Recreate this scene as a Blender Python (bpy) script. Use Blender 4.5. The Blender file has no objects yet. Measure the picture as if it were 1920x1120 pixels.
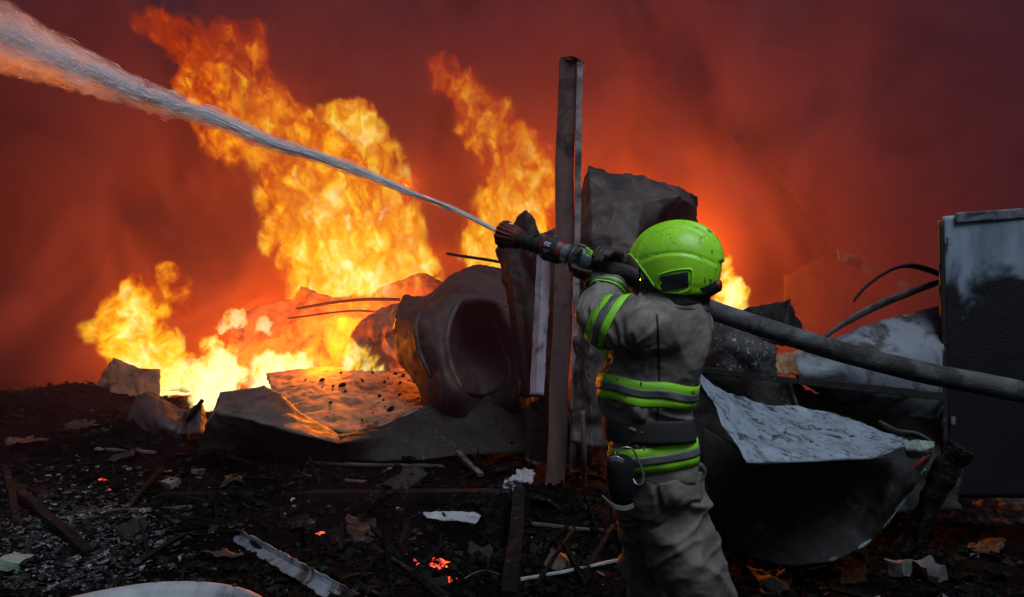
import bpy, bmesh, math, random
import numpy as np
from mathutils import Vector, Matrix, noise as mnoise
from mathutils.bvhtree import BVHTree

random.seed(7)
rng = np.random.default_rng(7)
scene = bpy.context.scene
col = scene.collection

# ------------------------------------------------------------------ camera
W, H, LENS = 1920.0, 1120.0, 26.0
F = LENS / 36.0 * W
PITCH = math.radians(1.65)
CAMZ = 1.5
cam_d = bpy.data.cameras.new('camera')
cam_d.lens = LENS
cam_d.sensor_width = 36.0
cam_d.clip_start = 0.05
cam_d.clip_end = 400.0
cam = bpy.data.objects.new('camera', cam_d)
cam.location = (0, 0, CAMZ)
cam.rotation_euler = (math.radians(90) + PITCH, 0, 0)
col.objects.link(cam)
scene.camera = cam


def P(px, py, Y):
    """world point seen at photo pixel (px, py) at distance Y in front of the camera"""
    u = (px - W / 2) / F
    v = (H / 2 - py) / F
    dy = math.cos(PITCH) - v * math.sin(PITCH)
    dz = math.sin(PITCH) + v * math.cos(PITCH)
    s = Y / dy
    return Vector((u * s, Y, CAMZ + dz * s))


# ------------------------------------------------------------------ world, sun, exposure
SUN_EL, SUN_AZ = math.radians(60), math.radians(155)
world = bpy.data.worlds.new('World')
scene.world = world
world.use_nodes = True
wn = world.node_tree
bg = wn.nodes['Background']
sky = wn.nodes.new('ShaderNodeTexSky')
sky.sky_type = 'NISHITA'
sky.sun_disc = False
sky.sun_elevation = SUN_EL
sky.sun_rotation = SUN_AZ
sky.air_density = 1.0
sky.dust_density = 3.0
wn.links.new(sky.outputs[0], bg.inputs[0])
bg.inputs[1].default_value = 0.018
sun_d = bpy.data.lights.new('sun', 'SUN')
sun_d.energy = 1.5
sun_d.angle = math.radians(35)
sun_d.color = (0.80, 0.90, 1.0)
sun = bpy.data.objects.new('sun', sun_d)
# light arrives from behind the camera, a little from the right, high up
sd = Vector((math.sin(SUN_AZ) * math.cos(SUN_EL), math.cos(SUN_AZ) * math.cos(SUN_EL), math.sin(SUN_EL)))
sun.rotation_euler = sd.to_track_quat('Z', 'Y').to_euler()
col.objects.link(sun)

scene.view_settings.view_transform = 'Standard'
scene.view_settings.look = 'None'
scene.view_settings.exposure = 0.35
scene.view_settings.gamma = 1.0
scene.view_settings.use_curve_mapping = False
scene.render.film_transparent = False
cy = scene.cycles
cy.max_bounces = 5
cy.diffuse_bounces = 2
cy.glossy_bounces = 2
cy.transmission_bounces = 3
cy.transparent_max_bounces = 8
cy.volume_bounces = 1
cy.volume_step_rate = 1.0
cy.volume_max_steps = 256
cy.sample_clamp_indirect = 2.0
cy.sample_clamp_direct = 0.0
cy.use_denoising = True
cy.use_light_tree = True


# ------------------------------------------------------------------ object helpers
def tag(o, label=None, cat=None, group=None, kind=None):
    if label: o['label'] = label
    if cat: o['category'] = cat
    if group: o['group'] = group
    if kind: o['kind'] = kind
    return o


def empty(name, loc, label, cat, group=None):
    o = bpy.data.objects.new(name, None)
    o.location = loc
    o.empty_display_size = 0.1
    col.objects.link(o)
    return tag(o, label, cat, group)


def place(o, parent=None):
    col.objects.link(o)
    if parent is not None:
        o.parent = parent
        o.matrix_parent_inverse = Matrix.Translation(-Vector(parent.location))
    return o


def mesh_obj(name, verts, faces, mat, parent=None, smooth=True, origin=None):
    """verts in world metres; a top-level thing gets its origin at its base"""
    v = np.asarray(verts, dtype=float).reshape(-1, 3)
    if origin is None and parent is None:
        origin = np.array([(v[:, 0].min() + v[:, 0].max()) / 2, (v[:, 1].min() + v[:, 1].max()) / 2, v[:, 2].min()])
    if origin is None:
        origin = np.zeros(3)
    origin = np.array(origin, dtype=float)
    me = bpy.data.meshes.new(name)
    me.from_pydata((v - origin).tolist(), [], [tuple(f) for f in faces])
    me.update()
    if smooth:
        me.polygons.foreach_set('use_smooth', [True] * len(me.polygons))
    if mat is not None:
        me.materials.append(mat)
    o = bpy.data.objects.new(name, me)
    o.location = origin
    return place(o, parent)


# ------------------------------------------------------------------ node helpers
class NT:
    def __init__(self, tree):
        self.t = tree
        self.n = tree.nodes
        self.l = tree.links

    def new(self, kind, **kw):
        nd = self.n.new(kind)
        for k, v in kw.items():
            setattr(nd, k, v)
        return nd

    def put(self, sock, v):
        if isinstance(v, bpy.types.NodeSocket):
            self.l.new(v, sock)
        else:
            sock.default_value = v

    def math(self, op, a, b=None, c=None, clamp=False):
        nd = self.new('ShaderNodeMath', operation=op, use_clamp=clamp)
        self.put(nd.inputs[0], a)
        if b is not None: self.put(nd.inputs[1], b)
        if c is not None: self.put(nd.inputs[2], c)
        return nd.outputs[0]

    def vmath(self, op, a, b=None, scale=None):
        nd = self.new('ShaderNodeVectorMath', operation=op)
        self.put(nd.inputs[0], a)
        if b is not None: self.put(nd.inputs[1], b)
        if scale is not None: self.put(nd.inputs['Scale'], scale)
        return nd.outputs['Value'] if op in ('LENGTH', 'DOT_PRODUCT', 'DISTANCE') else nd.outputs[0]

    def noise(self, vec, scale, detail=3, rough=0.5, dist=0.0, color=False, lac=2.0):
        nd = self.new('ShaderNodeTexNoise')
        nd.inputs['Scale'].default_value = scale
        nd.inputs['Detail'].default_value = detail
        nd.inputs['Roughness'].default_value = rough
        nd.inputs['Lacunarity'].default_value = lac
        nd.inputs['Distortion'].default_value = dist
        self.l.new(vec, nd.inputs['Vector'])
        return nd.outputs['Color'] if color else nd.outputs['Fac']

    def smooth(self, v, lo, hi, a=0.0, b=1.0):
        nd = self.new('ShaderNodeMapRange', interpolation_type='SMOOTHSTEP')
        self.put(nd.inputs['Value'], v)
        nd.inputs['From Min'].default_value = lo
        nd.inputs['From Max'].default_value = hi
        nd.inputs['To Min'].default_value = a
        nd.inputs['To Max'].default_value = b
        return nd.outputs['Result']

    def lin(self, v, lo, hi, a=0.0, b=1.0):
        nd = self.new('ShaderNodeMapRange')
        self.put(nd.inputs['Value'], v)
        nd.inputs['From Min'].default_value = lo
        nd.inputs['From Max'].default_value = hi
        nd.inputs['To Min'].default_value = a
        nd.inputs['To Max'].default_value = b
        return nd.outputs['Result']

    def curve(self, v, pts):
        nd = self.new('ShaderNodeFloatCurve')
        c = nd.mapping.curves[0]
        while len(c.points) > 2:
            c.points.remove(c.points[1])
        c.points[0].location = pts[0]
        c.points[1].location = pts[-1]
        for p in pts[1:-1]:
            c.points.new(p[0], p[1])
        nd.mapping.update()
        self.put(nd.inputs['Value'], v)
        return nd.outputs[0]

    def ramp(self, v, stops, interp='LINEAR'):
        nd = self.new('ShaderNodeValToRGB')
        r = nd.color_ramp
        r.interpolation = interp
        while len(r.elements) < len(stops):
            r.elements.new(0.5)
        for e, (p, c) in zip(r.elements, stops):
            e.position = p
            e.color = (*c, 1.0) if len(c) == 3 else c
        self.put(nd.inputs[0], v)
        return nd.outputs[0]

    def mix(self, f, a, b):
        nd = self.new('ShaderNodeMix', data_type='RGBA')
        self.put(nd.inputs[0], f)
        self.put(nd.inputs[6], a if isinstance(a, bpy.types.NodeSocket) else (*a, 1.0))
        self.put(nd.inputs[7], b if isinstance(b, bpy.types.NodeSocket) else (*b, 1.0))
        return nd.outputs[2]


def new_mat(name):
    m = bpy.data.materials.new(name)
    m.use_nodes = True
    nt = NT(m.node_tree)
    for n in list(nt.n): nt.n.remove(n)
    out = nt.new('ShaderNodeOutputMaterial')
    return m, nt, out


# ------------------------------------------------------------------ geometry helpers
def basis(d):
    d = Vector(d).normalized()
    a = Vector((0, 0, 1)) if abs(d.z) < 0.9 else Vector((1, 0, 0))
    x = d.cross(a).normalized()
    return x, x.cross(d).normalized(), d


def catmull(pts, n):
    pts = [Vector(p) for p in pts]
    out = []
    for i in range(len(pts) - 1):
        p0 = pts[max(i - 1, 0)]; p1 = pts[i]; p2 = pts[i + 1]; p3 = pts[min(i + 2, len(pts) - 1)]
        for k in range(n):
            t = k / n
            out.append(0.5 * ((2 * p1) + (p2 - p0) * t + (2 * p0 - 5 * p1 + 4 * p2 - p3) * t * t + (3 * p1 - p0 - 3 * p2 + p3) * t ** 3))
    out.append(pts[-1])
    return out


def tube_geo(pts, radii, n=12, wob=0.0, caps=True, seed=0):
    """rings swept along pts with a transported frame"""
    pts = [Vector(p) for p in pts]
    if not hasattr(radii, '__len__'): radii = [radii] * len(pts)
    V, Fc = [], []
    x, y, _ = basis(pts[1] - pts[0])
    for i, p in enumerate(pts):
        d = (pts[min(i + 1, len(pts) - 1)] - pts[max(i - 1, 0)]).normalized()
        x = (x - d * x.dot(d)).normalized(); y = x.cross(d)
        for j in range(n):
            a = 2 * math.pi * j / n
            r = radii[i]
            if wob:
                r *= 1 + wob * mnoise.noise(Vector((p.x * 9 + math.cos(a) * 2 + seed, p.y * 9 + math.sin(a) * 2, p.z * 9)))
            V.append(p + x * (r * math.cos(a)) + y * (r * math.sin(a)))
    for i in range(len(pts) - 1):
        for j in range(n):
            k = (j + 1) % n
            Fc.append((i * n + j, (i + 1) * n + j, (i + 1) * n + k, i * n + k))
    if caps:
        Fc.append(tuple(range(n))); Fc.append(tuple((len(pts) - 1) * n + j for j in range(n))[::-1])
    return [tuple(v) for v in V], Fc


def join_geo(parts):
    V, Fc = [], []
    for v, f in parts:
        o = len(V)
        V += [tuple(a) for a in v]
        Fc += [tuple(i + o for i in ff) for ff in f]
    return V, Fc


def lathe_geo(p0, d, prof, n=32, lobes=0, lobe_amp=0.0, lobe_range=(9, -9)):
    """prof: (distance along d, radius)"""
    x, y, d = basis(d)
    V, Fc = [], []
    for (s, r) in prof:
        for j in range(n):
            a = 2 * math.pi * j / n
            rr = r
            if lobes and lobe_range[0] <= s <= lobe_range[1]:
                rr = r * (1 + lobe_amp * (1 if math.sin(a * lobes) > 0 else -1))
            V.append(tuple(p0 + d * s + x * (rr * math.cos(a)) + y * (rr * math.sin(a))))
    for i in range(len(prof) - 1):
        for j in range(n):
            k = (j + 1) % n
            Fc.append((i * n + j, (i + 1) * n + j, (i + 1) * n + k, i * n + k))
    Fc.append(tuple(range(n))); Fc.append(tuple((len(prof) - 1) * n + j for j in range(n))[::-1])
    return V, Fc


def crumple(p, f, seed=0):
    q = Vector(p) * f + Vector((seed * 7.1, seed * 3.3, seed * 1.7))
    q = q + mnoise.noise_vector(q * 0.7) * 0.5
    a = abs(mnoise.noise(q)); b = abs(mnoise.noise(q * 2.1 + Vector((5, 5, 5)))); c = abs(mnoise.noise(q * 4.6 + Vector((1, 9, 5))))
    return 2.8 * a + 0.7 * b + 0.2 * c - 0.8


def sheet(name, rows, mat, label=None, cat=None, parent=None, sub=8, curved=False, amp=0.02, freq=3.0, thick=0.006,
          seed=0, rag=0.012, group=None, ragpow=1.0):
    """a metal sheet through a net of (px, py, Y) points; straight cells give creases, curved=True gives a bowed sheet"""
    sub = int(sub * 1.7)
    R = [[P(*p) if not isinstance(p, Vector) else p for p in r] for r in rows]
    def interp(line):
        if curved: return catmull(line, sub)
        out = []
        for a, b in zip(line[:-1], line[1:]):
            for k in range(sub): out.append(a.lerp(b, k / sub))
        out.append(line[-1]); return out
    G1 = [interp(r) for r in R]
    G2 = [interp([r[j] for r in G1]) for j in range(len(G1[0]))]    # columns
    nu, nv = len(G2), len(G2[0])
    V = []
    for i in range(nu):
        for j in range(nv):
            p = G2[i][j]
            a = G2[min(i + 1, nu - 1)][j] - G2[max(i - 1, 0)][j]
            b = G2[i][min(j + 1, nv - 1)] - G2[i][max(j - 1, 0)]
            nrm = a.cross(b)
            nrm = nrm.normalized() if nrm.length > 1e-9 else Vector((0, -1, 0))
            q = p + nrm * (amp * crumple(p, freq, seed)) + nrm * (amp * 0.35 * crumple(p, freq * 3.1, seed + 3))
            e = 0.0
            if i in (0, nu - 1) or j in (0, nv - 1):
                t1 = mnoise.noise_vector(p * 16 + Vector((seed, 0, 0)))
                t2 = mnoise.noise_vector(p * 55 + Vector((seed, 4, 0)))
                q = q + (t1 * rag + t2 * rag * 0.6)
            V.append(tuple(q))
    Fc = [(i * nv + j, (i + 1) * nv + j, (i + 1) * nv + j + 1, i * nv + j + 1) for i in range(nu - 1) for j in range(nv - 1)]
    o = mesh_obj(name, V, Fc, mat, parent, smooth=True)
    md = o.modifiers.new('thickness', 'SOLIDIFY')
    md.thickness = thick
    md.offset = 0
    if label: tag(o, label, cat, group)
    return o


def rod(name, pts, r, mat, label=None, cat=None, parent=None, n=10, wob=0.12, smooth=6, group=None, seed=0, taper=None):
    W_ = [P(*p) if not isinstance(p, Vector) else p for p in pts]
    c = catmull(W_, smooth)
    rr = [r] * len(c)
    if taper: rr = [r * (taper[0] + (taper[1] - taper[0]) * i / (len(c) - 1)) for i in range(len(c))]
    V, Fc = tube_geo(c, rr, n, wob, seed=seed)
    o = mesh_obj(name, V, Fc, mat, parent)
    if label: tag(o, label, cat, group)
    return o


def beam_geo(a, b, w, h, up=Vector((0, 0, 1)), nseg=14, wob=0.006, seed=0):
    """a plank or bar of w x h from a to b with worn, slightly uneven edges"""
    a, b = Vector(a), Vector(b)
    d = (b - a).normalized()
    side = d.cross(up)
    side = side.normalized() if side.length > 1e-4 else Vector((1, 0, 0))
    u = side.cross(d).normalized()
    V, Fc = [], []
    prof = [(-.5, -.42), (-.42, -.5), (.42, -.5), (.5, -.42), (.5, .42), (.42, .5), (-.42, .5), (-.5, .42)]
    for i in range(nseg + 1):
        t = i / nseg
        c = a.lerp(b, t) + mnoise.noise_vector(a.lerp(b, t) * 2.5 + Vector((seed, 0, 0))) * wob * 2
        for (x, y) in prof:
            p = c + side * (x * w) + u * (y * h)
            V.append(tuple(p + mnoise.noise_vector(p * 18 + Vector((seed, 1, 2))) * wob))
    for i in range(nseg):
        for j in range(8):
            k = (j + 1) % 8
            Fc.append((i * 8 + j, (i + 1) * 8 + j, (i + 1) * 8 + k, i * 8 + k))
    Fc.append(tuple(range(8))); Fc.append(tuple(nseg * 8 + j for j in range(8))[::-1])
    return V, Fc


def beam(name, a, b, w, h, mat, label=None, cat=None, parent=None, group=None, **kw):
    a = P(*a) if not isinstance(a, Vector) else a
    b = P(*b) if not isinstance(b, Vector) else b
    V, Fc = beam_geo(a, b, w, h, **kw)
    o = mesh_obj(name, V, Fc, mat, parent, smooth=False)
    if label: tag(o, label, cat, group)
    return o


# ------------------------------------------------------------------ surface materials
def surf(name, c1, c2, rough=(0.5, 0.8), metal=0.0, scale=4.0, soot=0.0, soot_col=(0.012, 0.011, 0.011), ash=0.0,
         bump=0.25, bscale=40.0, seed=0, ash_col=(0.42, 0.42, 0.44), streak=False, spec=0.5, soot_scale=2.2, rust=0.0, ash_scale=30.0):
    m, nt, out = new_mat(name)
    geo = nt.new('ShaderNodeNewGeometry').outputs['Position']
    g = nt.vmath('ADD', geo, (seed * 3.1, seed * 1.9, seed * 0.7))
    if streak: gs = nt.vmath('MULTIPLY', g, (1, 1, 0.15))
    else: gs = g
    n1 = nt.noise(gs, scale, 6, 0.62, 0.4)
    c = nt.mix(nt.smooth(n1, 0.3, 0.7), c1, c2)
    if rust:
        nr = nt.noise(g, scale * 1.7, 5, 0.65, 0.8)
        c = nt.mix(nt.math('MULTIPLY', nt.smooth(nr, 0.5, 0.66), rust), c, (0.10, 0.035, 0.015))
    if soot:
        ns = nt.noise(g, soot_scale, 7, 0.62, 0.9)
        lo = 0.72 - 0.5 * soot
        fs = nt.smooth(ns, lo - 0.07, lo + 0.10)
        nsf = nt.noise(g, 26, 4, 0.7)
        fs = nt.math('MULTIPLY', fs, nt.smooth(nsf, 0.15, 0.55, 0.72, 1.0))
        c = nt.mix(fs, c, soot_col)
    if ash:
        na = nt.noise(g, ash_scale, 6, 0.72, 1.2)
        nb = nt.noise(g, 2.6, 3, 0.6)
        fa = nt.math('MULTIPLY', nt.smooth(na, 0.57, 0.63), nt.smooth(nb, 0.42, 0.62))
        c = nt.mix(nt.math('MULTIPLY', fa, ash), c, ash_col)
    b = nt.new('ShaderNodeBsdfPrincipled')
    nt.put(b.inputs['Base Color'], c)
    b.inputs['Metallic'].default_value = metal
    b.inputs['Specular IOR Level'].default_value = spec
    nr = nt.noise(g, scale * 2.7, 5, 0.6)
    nt.put(b.inputs['Roughness'], nt.lin(nr, 0.3, 0.7, rough[0], rough[1]))
    bp = nt.new('ShaderNodeBump')
    bp.inputs['Strength'].default_value = bump
    bp.inputs['Distance'].default_value = 0.01
    hgt = nt.math('ADD', nt.noise(g, bscale, 6, 0.65), nt.math('MULTIPLY', nt.noise(g, bscale * 0.22, 4, 0.6), 0.7))
    nt.put(bp.inputs['Height'], hgt)
    nt.l.new(bp.outputs[0], b.inputs['Normal'])
    nt.l.new(b.outputs[0], out.inputs['Surface'])
    return m


def emit_mat(name, lo, hi, strength, scale=30):
    m, nt, out = new_mat(name)
    geo = nt.new('ShaderNodeNewGeometry').outputs['Position']
    n = nt.noise(geo, scale, 5, 0.7, 0.6)
    b = nt.new('ShaderNodeBsdfPrincipled')
    b.inputs['Base Color'].default_value = (0.02, 0.016, 0.015, 1)
    b.inputs['Roughness'].default_value = 0.9
    nt.put(b.inputs['Emission Color'], nt.mix(nt.smooth(n, 0.5, 0.65), lo, hi))
    nt.put(b.inputs['Emission Strength'], nt.math('MULTIPLY', nt.smooth(n, 0.47, 0.60), strength))
    nt.l.new(b.outputs[0], out.inputs['Surface'])
    return m


M = {}
M['grey_sheet'] = surf('weathered_zinc', (0.34, 0.40, 0.47), (0.20, 0.24, 0.30), (0.35, 0.7), 0.25, 3, soot=0.52, ash=0.9, bump=0.5, bscale=55, seed=1, ash_col=(0.55, 0.58, 0.6), ash_scale=42, soot_scale=3.2)
M['zinc_pale'] = surf('pale_zinc', (0.17, 0.20, 0.245), (0.105, 0.125, 0.155), (0.45, 0.75), 0.1, 2.5, soot=0.36, bump=0.3, seed=2, soot_scale=4)
M['burnt'] = surf('burnt_sheet_metal', (0.048, 0.029, 0.026), (0.022, 0.015, 0.0145), (0.55, 0.85), 0.1, 3, soot=0.35, bump=0.35, seed=3, rust=0.5)
M['burnt_pale'] = surf('burnt_pale_sheet_metal', (0.088, 0.070, 0.068), (0.042, 0.033, 0.032), (0.5, 0.8), 0.1, 3, soot=0.38, bump=0.35, seed=4, rust=0.3)
M['burnt_dark'] = surf('burnt_black_sheet_metal', spec=0.25, c1=(0.020, 0.018, 0.018), c2=(0.010, 0.009, 0.0095), rough=(0.6, 0.85), metal=0.0, scale=3, soot=0.4, ash=0.2, bump=0.5, seed=5)
M['lilac'] = surf('heat_bleached_flashing', (0.34, 0.29, 0.36), (0.24, 0.20, 0.25), (0.5, 0.8), 0.1, 5, soot=0.2, bump=0.15, seed=6)
M['rustlit'] = surf('firelit_scaled_metal', (0.34, 0.17, 0.085), (0.20, 0.095, 0.05), (0.7, 0.95), 0.0, 5, soot=0.3, bump=0.7, bscale=30, seed=7)  # scaled metal, its orange deepened to stand in for firelight
M['steel'] = surf('scorched_steel', (0.15, 0.085, 0.075), (0.07, 0.042, 0.040), (0.6, 0.85), 0.2, 6, soot=0.3, bump=0.4, seed=8, streak=True)
M['steel_pale'] = surf('bleached_steel', (0.34, 0.30, 0.31), (0.14, 0.11, 0.12), (0.6, 0.85), 0.1, 9, soot=0.38, bump=0.3, seed=9)
M['char'] = surf('charred_wood', (0.010, 0.009, 0.0095), (0.005, 0.0045, 0.0048), (0.85, 0.98), 0.0, 9, spec=0.06, ash=0.25, bump=1.0, bscale=26, seed=10)
M['ashwood'] = surf('ashen_wood', (0.12, 0.115, 0.115), (0.05, 0.045, 0.045), (0.7, 0.95), 0.0, 12, soot=0.35, bump=0.7, seed=11)
M['white_scrap'] = surf('scorched_white_scrap', (0.36, 0.37, 0.40), (0.22, 0.22, 0.25), (0.6, 0.9), 0.0, 9, soot=0.22, bump=0.3, seed=12, soot_scale=7)
M['black_tub'] = surf('blackened_tub', (0.014, 0.0135, 0.015), (0.008, 0.0075, 0.0085), (0.6, 0.85), 0.0, 3, soot=0.3, spec=0.25, ash=0.15, bump=0.3, seed=13)
M['green_bit'] = surf('pale_green_fragment', (0.22, 0.28, 0.24), (0.13, 0.17, 0.14), (0.5, 0.8), 0.0, 9, soot=0.25, bump=0.4, seed=14, soot_scale=8)
M['red_bit'] = surf('red_plastic', (0.25, 0.03, 0.02), (0.14, 0.02, 0.015), (0.4, 0.7), 0.0, 9, soot=0.3, seed=15, soot_scale=9)
M['wall'] = surf('smoked_plaster', (0.11, 0.10, 0.09), (0.07, 0.06, 0.06), (0.8, 0.95), 0.0, 2, soot=0.3, bump=0.4, seed=16)
M['ember'] = emit_mat('ember_glow', (0.9, 0.03, 0.01), (1.0, 0.12, 0.03), 2.6)

# cracked, charred face of the tall cabinet: soot below a ragged line, bare zinc above
def cabinet_mat():
    m, nt, out = new_mat('blistered_cabinet_paint')
    geo = nt.new('ShaderNodeNewGeometry').outputs['Position']
    sep = nt.new('ShaderNodeSeparateXYZ'); nt.l.new(geo, sep.inputs[0])
    n = nt.noise(geo, 1.9, 5, 0.6, 0.5)
    edge = nt.math('MULTIPLY_ADD', nt.math('SUBTRACT', n, 0.5), 1.5, sep.outputs[2])
    f = nt.smooth(edge, 1.72, 1.98)
    g2 = nt.vmath('MULTIPLY', geo, (1.5, 1, 0.35))
    c = nt.mix(nt.smooth(nt.noise(g2, 3, 5, 0.6), 0.35, 0.65), (0.25, 0.32, 0.42), (0.14, 0.18, 0.24))
    c = nt.mix(f, (0.0065, 0.0075, 0.010), c)
    b = nt.new('ShaderNodeBsdfPrincipled')
    nt.put(b.inputs['Base Color'], c)
    nt.put(b.inputs['Roughness'], nt.lin(f, 0, 1, 0.5, 0.62))
    b.inputs['Specular IOR Level'].default_value = 0.18
    vo = nt.new('ShaderNodeTexVoronoi', feature='DISTANCE_TO_EDGE')
    vo.inputs['Scale'].default_value = 1.0
    nt.l.new(nt.vmath('ADD', nt.vmath('MULTIPLY', geo, (38, 38, 84)), nt.vmath('MULTIPLY', nt.noise(geo, 14, 3, 0.6, 0, True), (1.6, 1.6, 1.6))), vo.inputs['Vector'])
    crk = nt.smooth(vo.outputs['Distance'], 0.0, 0.22)
    hgt = nt.math('MULTIPLY', crk, nt.lin(f, 0, 1, 1.0, 0.03))
    hgt = nt.math('ADD', hgt, nt.math('MULTIPLY', nt.noise(geo, 7, 5, 0.6), 0.6))
    bp = nt.new('ShaderNodeBump'); bp.inputs['Strength'].default_value = 0.35; bp.inputs['Distance'].default_value = 0.005
    nt.put(bp.inputs['Height'], hgt); nt.l.new(bp.outputs[0], b.inputs['Normal'])
    nt.l.new(b.outputs[0], out.inputs['Surface'])
    return m
M['cabinet'] = cabinet_mat()

# ------------------------------------------------------------------ ground
def sstep(a, b, x):
    t = min(max((x - a) / (b - a), 0.0), 1.0)
    return t * t * (3 - 2 * t)


def ground_h(x, y, fine=True):
    h = 0.40 * sstep(4.6, 9.6, y)
    h += 0.18 * math.exp(-((x + 6.0) / 1.6) ** 2 - ((y - 9.0) / 1.0) ** 2)
    h -= 0.25 * sstep(0.8, 2.2, x) * sstep(4.5, 7.5, y)
    h += 0.30 * math.exp(-((x + 5.2) / 0.9) ** 2 - ((y - 8.3) / 0.7) ** 2) + 0.16 * math.exp(-((x + 3.6) / 0.6) ** 2 - ((y - 7.3) / 0.5) ** 2)
    q = Vector((x, y, 0))
    h += 0.11 * mnoise.noise(q * 0.9) * sstep(2.0, 5.0, y)
    h += 0.05 * mnoise.noise(q * 2.6 + Vector((3, 1, 0)))
    if fine:
        h += 0.022 * (1 - 2 * abs(mnoise.noise(q * 7.5)))
        h += 0.012 * mnoise.noise(q * 19)
    return h


def G(px, py, dz=0.0):
    """point on the ground under photo pixel (px, py), raised by dz"""
    lo, hi = 2.0, 14.0
    for _ in range(40):
        mid = (lo + hi) / 2
        p = P(px, py, mid)
        if p.z > ground_h(p.x, p.y, False) + dz: lo = mid
        else: hi = mid
    return P(px, py, lo)


def build_ground():
    xs = list(np.concatenate([np.linspace(-80, -9, 24)[:-1], np.linspace(-9, 7, 330), np.linspace(7, 80, 24)[1:]]))
    ys = list(np.concatenate([np.linspace(-20, 1.8, 12)[:-1], np.linspace(1.8, 6.5, 170)[:-1], np.linspace(6.5, 12, 110), np.linspace(12, 120, 30)[1:]]))
    V = []
    for y in ys:
        for x in xs:
            V.append((x, y, ground_h(x, y)))
    n = len(xs)
    Fc = [(j * n + i, j * n + i + 1, (j + 1) * n + i + 1, (j + 1) * n + i) for j in range(len(ys) - 1) for i in range(n - 1)]
    m, nt, out = new_mat('charred_ground')
    geo = nt.new('ShaderNodeNewGeometry').outputs['Position']
    c = nt.mix(nt.smooth(nt.noise(geo, 2.2, 6, 0.65, 0.5), 0.35, 0.7), (0.003, 0.0028, 0.0031), (0.008, 0.0072, 0.0076))
    na = nt.noise(geo, 34, 6, 0.75, 1.0)
    nb = nt.noise(nt.vmath('ADD', geo, (4.3, 0.6, 0)), 0.9, 3, 0.6)
    c = nt.mix(nt.math('MULTIPLY', nt.smooth(na, 0.56, 0.64), nt.smooth(nb, 0.40, 0.66)), c, (0.03, 0.03, 0.034))
    b = nt.new('ShaderNodeBsdfPrincipled')
    nt.put(b.inputs['Base Color'], c)
    nt.put(b.inputs['Roughness'], nt.lin(nt.noise(geo, 6, 4, 0.6), 0.3, 0.7, 0.85, 1.0))
    b.inputs['Specular IOR Level'].default_value = 0.015
    bp = nt.new('ShaderNodeBump'); bp.inputs['Strength'].default_value = 1.0; bp.inputs['Distance'].default_value = 0.03
    nt.put(bp.inputs['Height'], nt.math('ADD', nt.noise(geo, 22, 8, 0.7), nt.noise(geo, 70, 4, 0.7)))
    nt.l.new(bp.outputs[0], b.inputs['Normal'])
    nt.l.new(b.outputs[0], out.inputs['Surface'])
    o = mesh_obj('ground', V, Fc, m, origin=(0, 0, 0))
    tag(o, kind='structure')
    return o


build_ground()


def debris(name, n, kind, mat, label, seed, size, region, ash_bias=0.0):
    """small burnt bits nobody could count, one mesh"""
    r = random.Random(seed)
    V, Fc, C = [], [], []
    for _ in range(n):
        for _t in range(20):
            y = region[2] + (region[3] - region[2]) * r.random() ** 1.25
            x = (region[0] + (region[1] - region[0]) * r.random()) * (0.35 + 0.65 * y / region[3])
            dn = mnoise.noise(Vector((x * 1.1 + seed, y * 1.1, 3)))
            if dn + r.random() * 0.8 > 0.25: break
        s = size * (0.3 + 2.6 * r.random() ** 5)
        z = ground_h(x, y)
        M3 = Matrix.Rotation(r.random() * 6.28, 3, 'Z') @ Matrix.Rotation(r.gauss(0, 0.45), 3, 'X') @ Matrix.Rotation(r.gauss(0, 0.4), 3, 'Y')
        if kind == 'flake': k = (1.0, 0.7, 0.06)
        elif kind == 'chunk': k = (1.0, 0.8, 0.6)
        else: k = (5.0, 0.28, 0.22)
        o = len(V)
        for sz in (-1, 1):
            for (sx, sy) in ((-1, -1), (1, -1), (1, 1), (-1, 1)):
                p = Vector((sx * k[0] * (0.6 + 0.6 * r.random()), sy * k[1] * (0.5 + 0.7 * r.random()), sz * k[2])) * s * 0.5
                p = M3 @ p + Vector((x, y, z + s * k[2] * 0.35 + s * 0.08))
                V.append(tuple(p))
        Fc += [tuple(o + i for i in f) for f in ((3, 2, 1, 0), (4, 5, 6, 7), (0, 1, 5, 4), (1, 2, 6, 5), (2, 3, 7, 6), (3, 0, 4, 7))]
        a = r.random()
        C += [a] * 8
    ob = mesh_obj(name, V, Fc, mat, smooth=False, origin=(0, 4, 0))
    at = ob.data.attributes.new('tone', 'FLOAT', 'POINT')
    at.data.foreach_set('value', C)
    tag(ob, label, name.split('_')[-1], kind='stuff')
    return ob


def debris_mat(name, stops):
    m, nt, out = new_mat(name)
    a = nt.new('ShaderNodeAttribute'); a.attribute_name = 'tone'
    geo = nt.new('ShaderNodeNewGeometry').outputs['Position']
    b = nt.new('ShaderNodeBsdfPrincipled')
    c = nt.ramp(a.outputs['Fac'], stops)
    c = nt.mix(nt.smooth(nt.noise(geo, 45, 4, 0.7), 0.45, 0.6), c, (0.012, 0.011, 0.011))
    nt.put(b.inputs['Base Color'], c)
    b.inputs['Roughness'].default_value = 0.95
    b.inputs['Specular IOR Level'].default_value = 0.015
    nt.l.new(b.outputs[0], out.inputs['Surface'])
    return m


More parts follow.
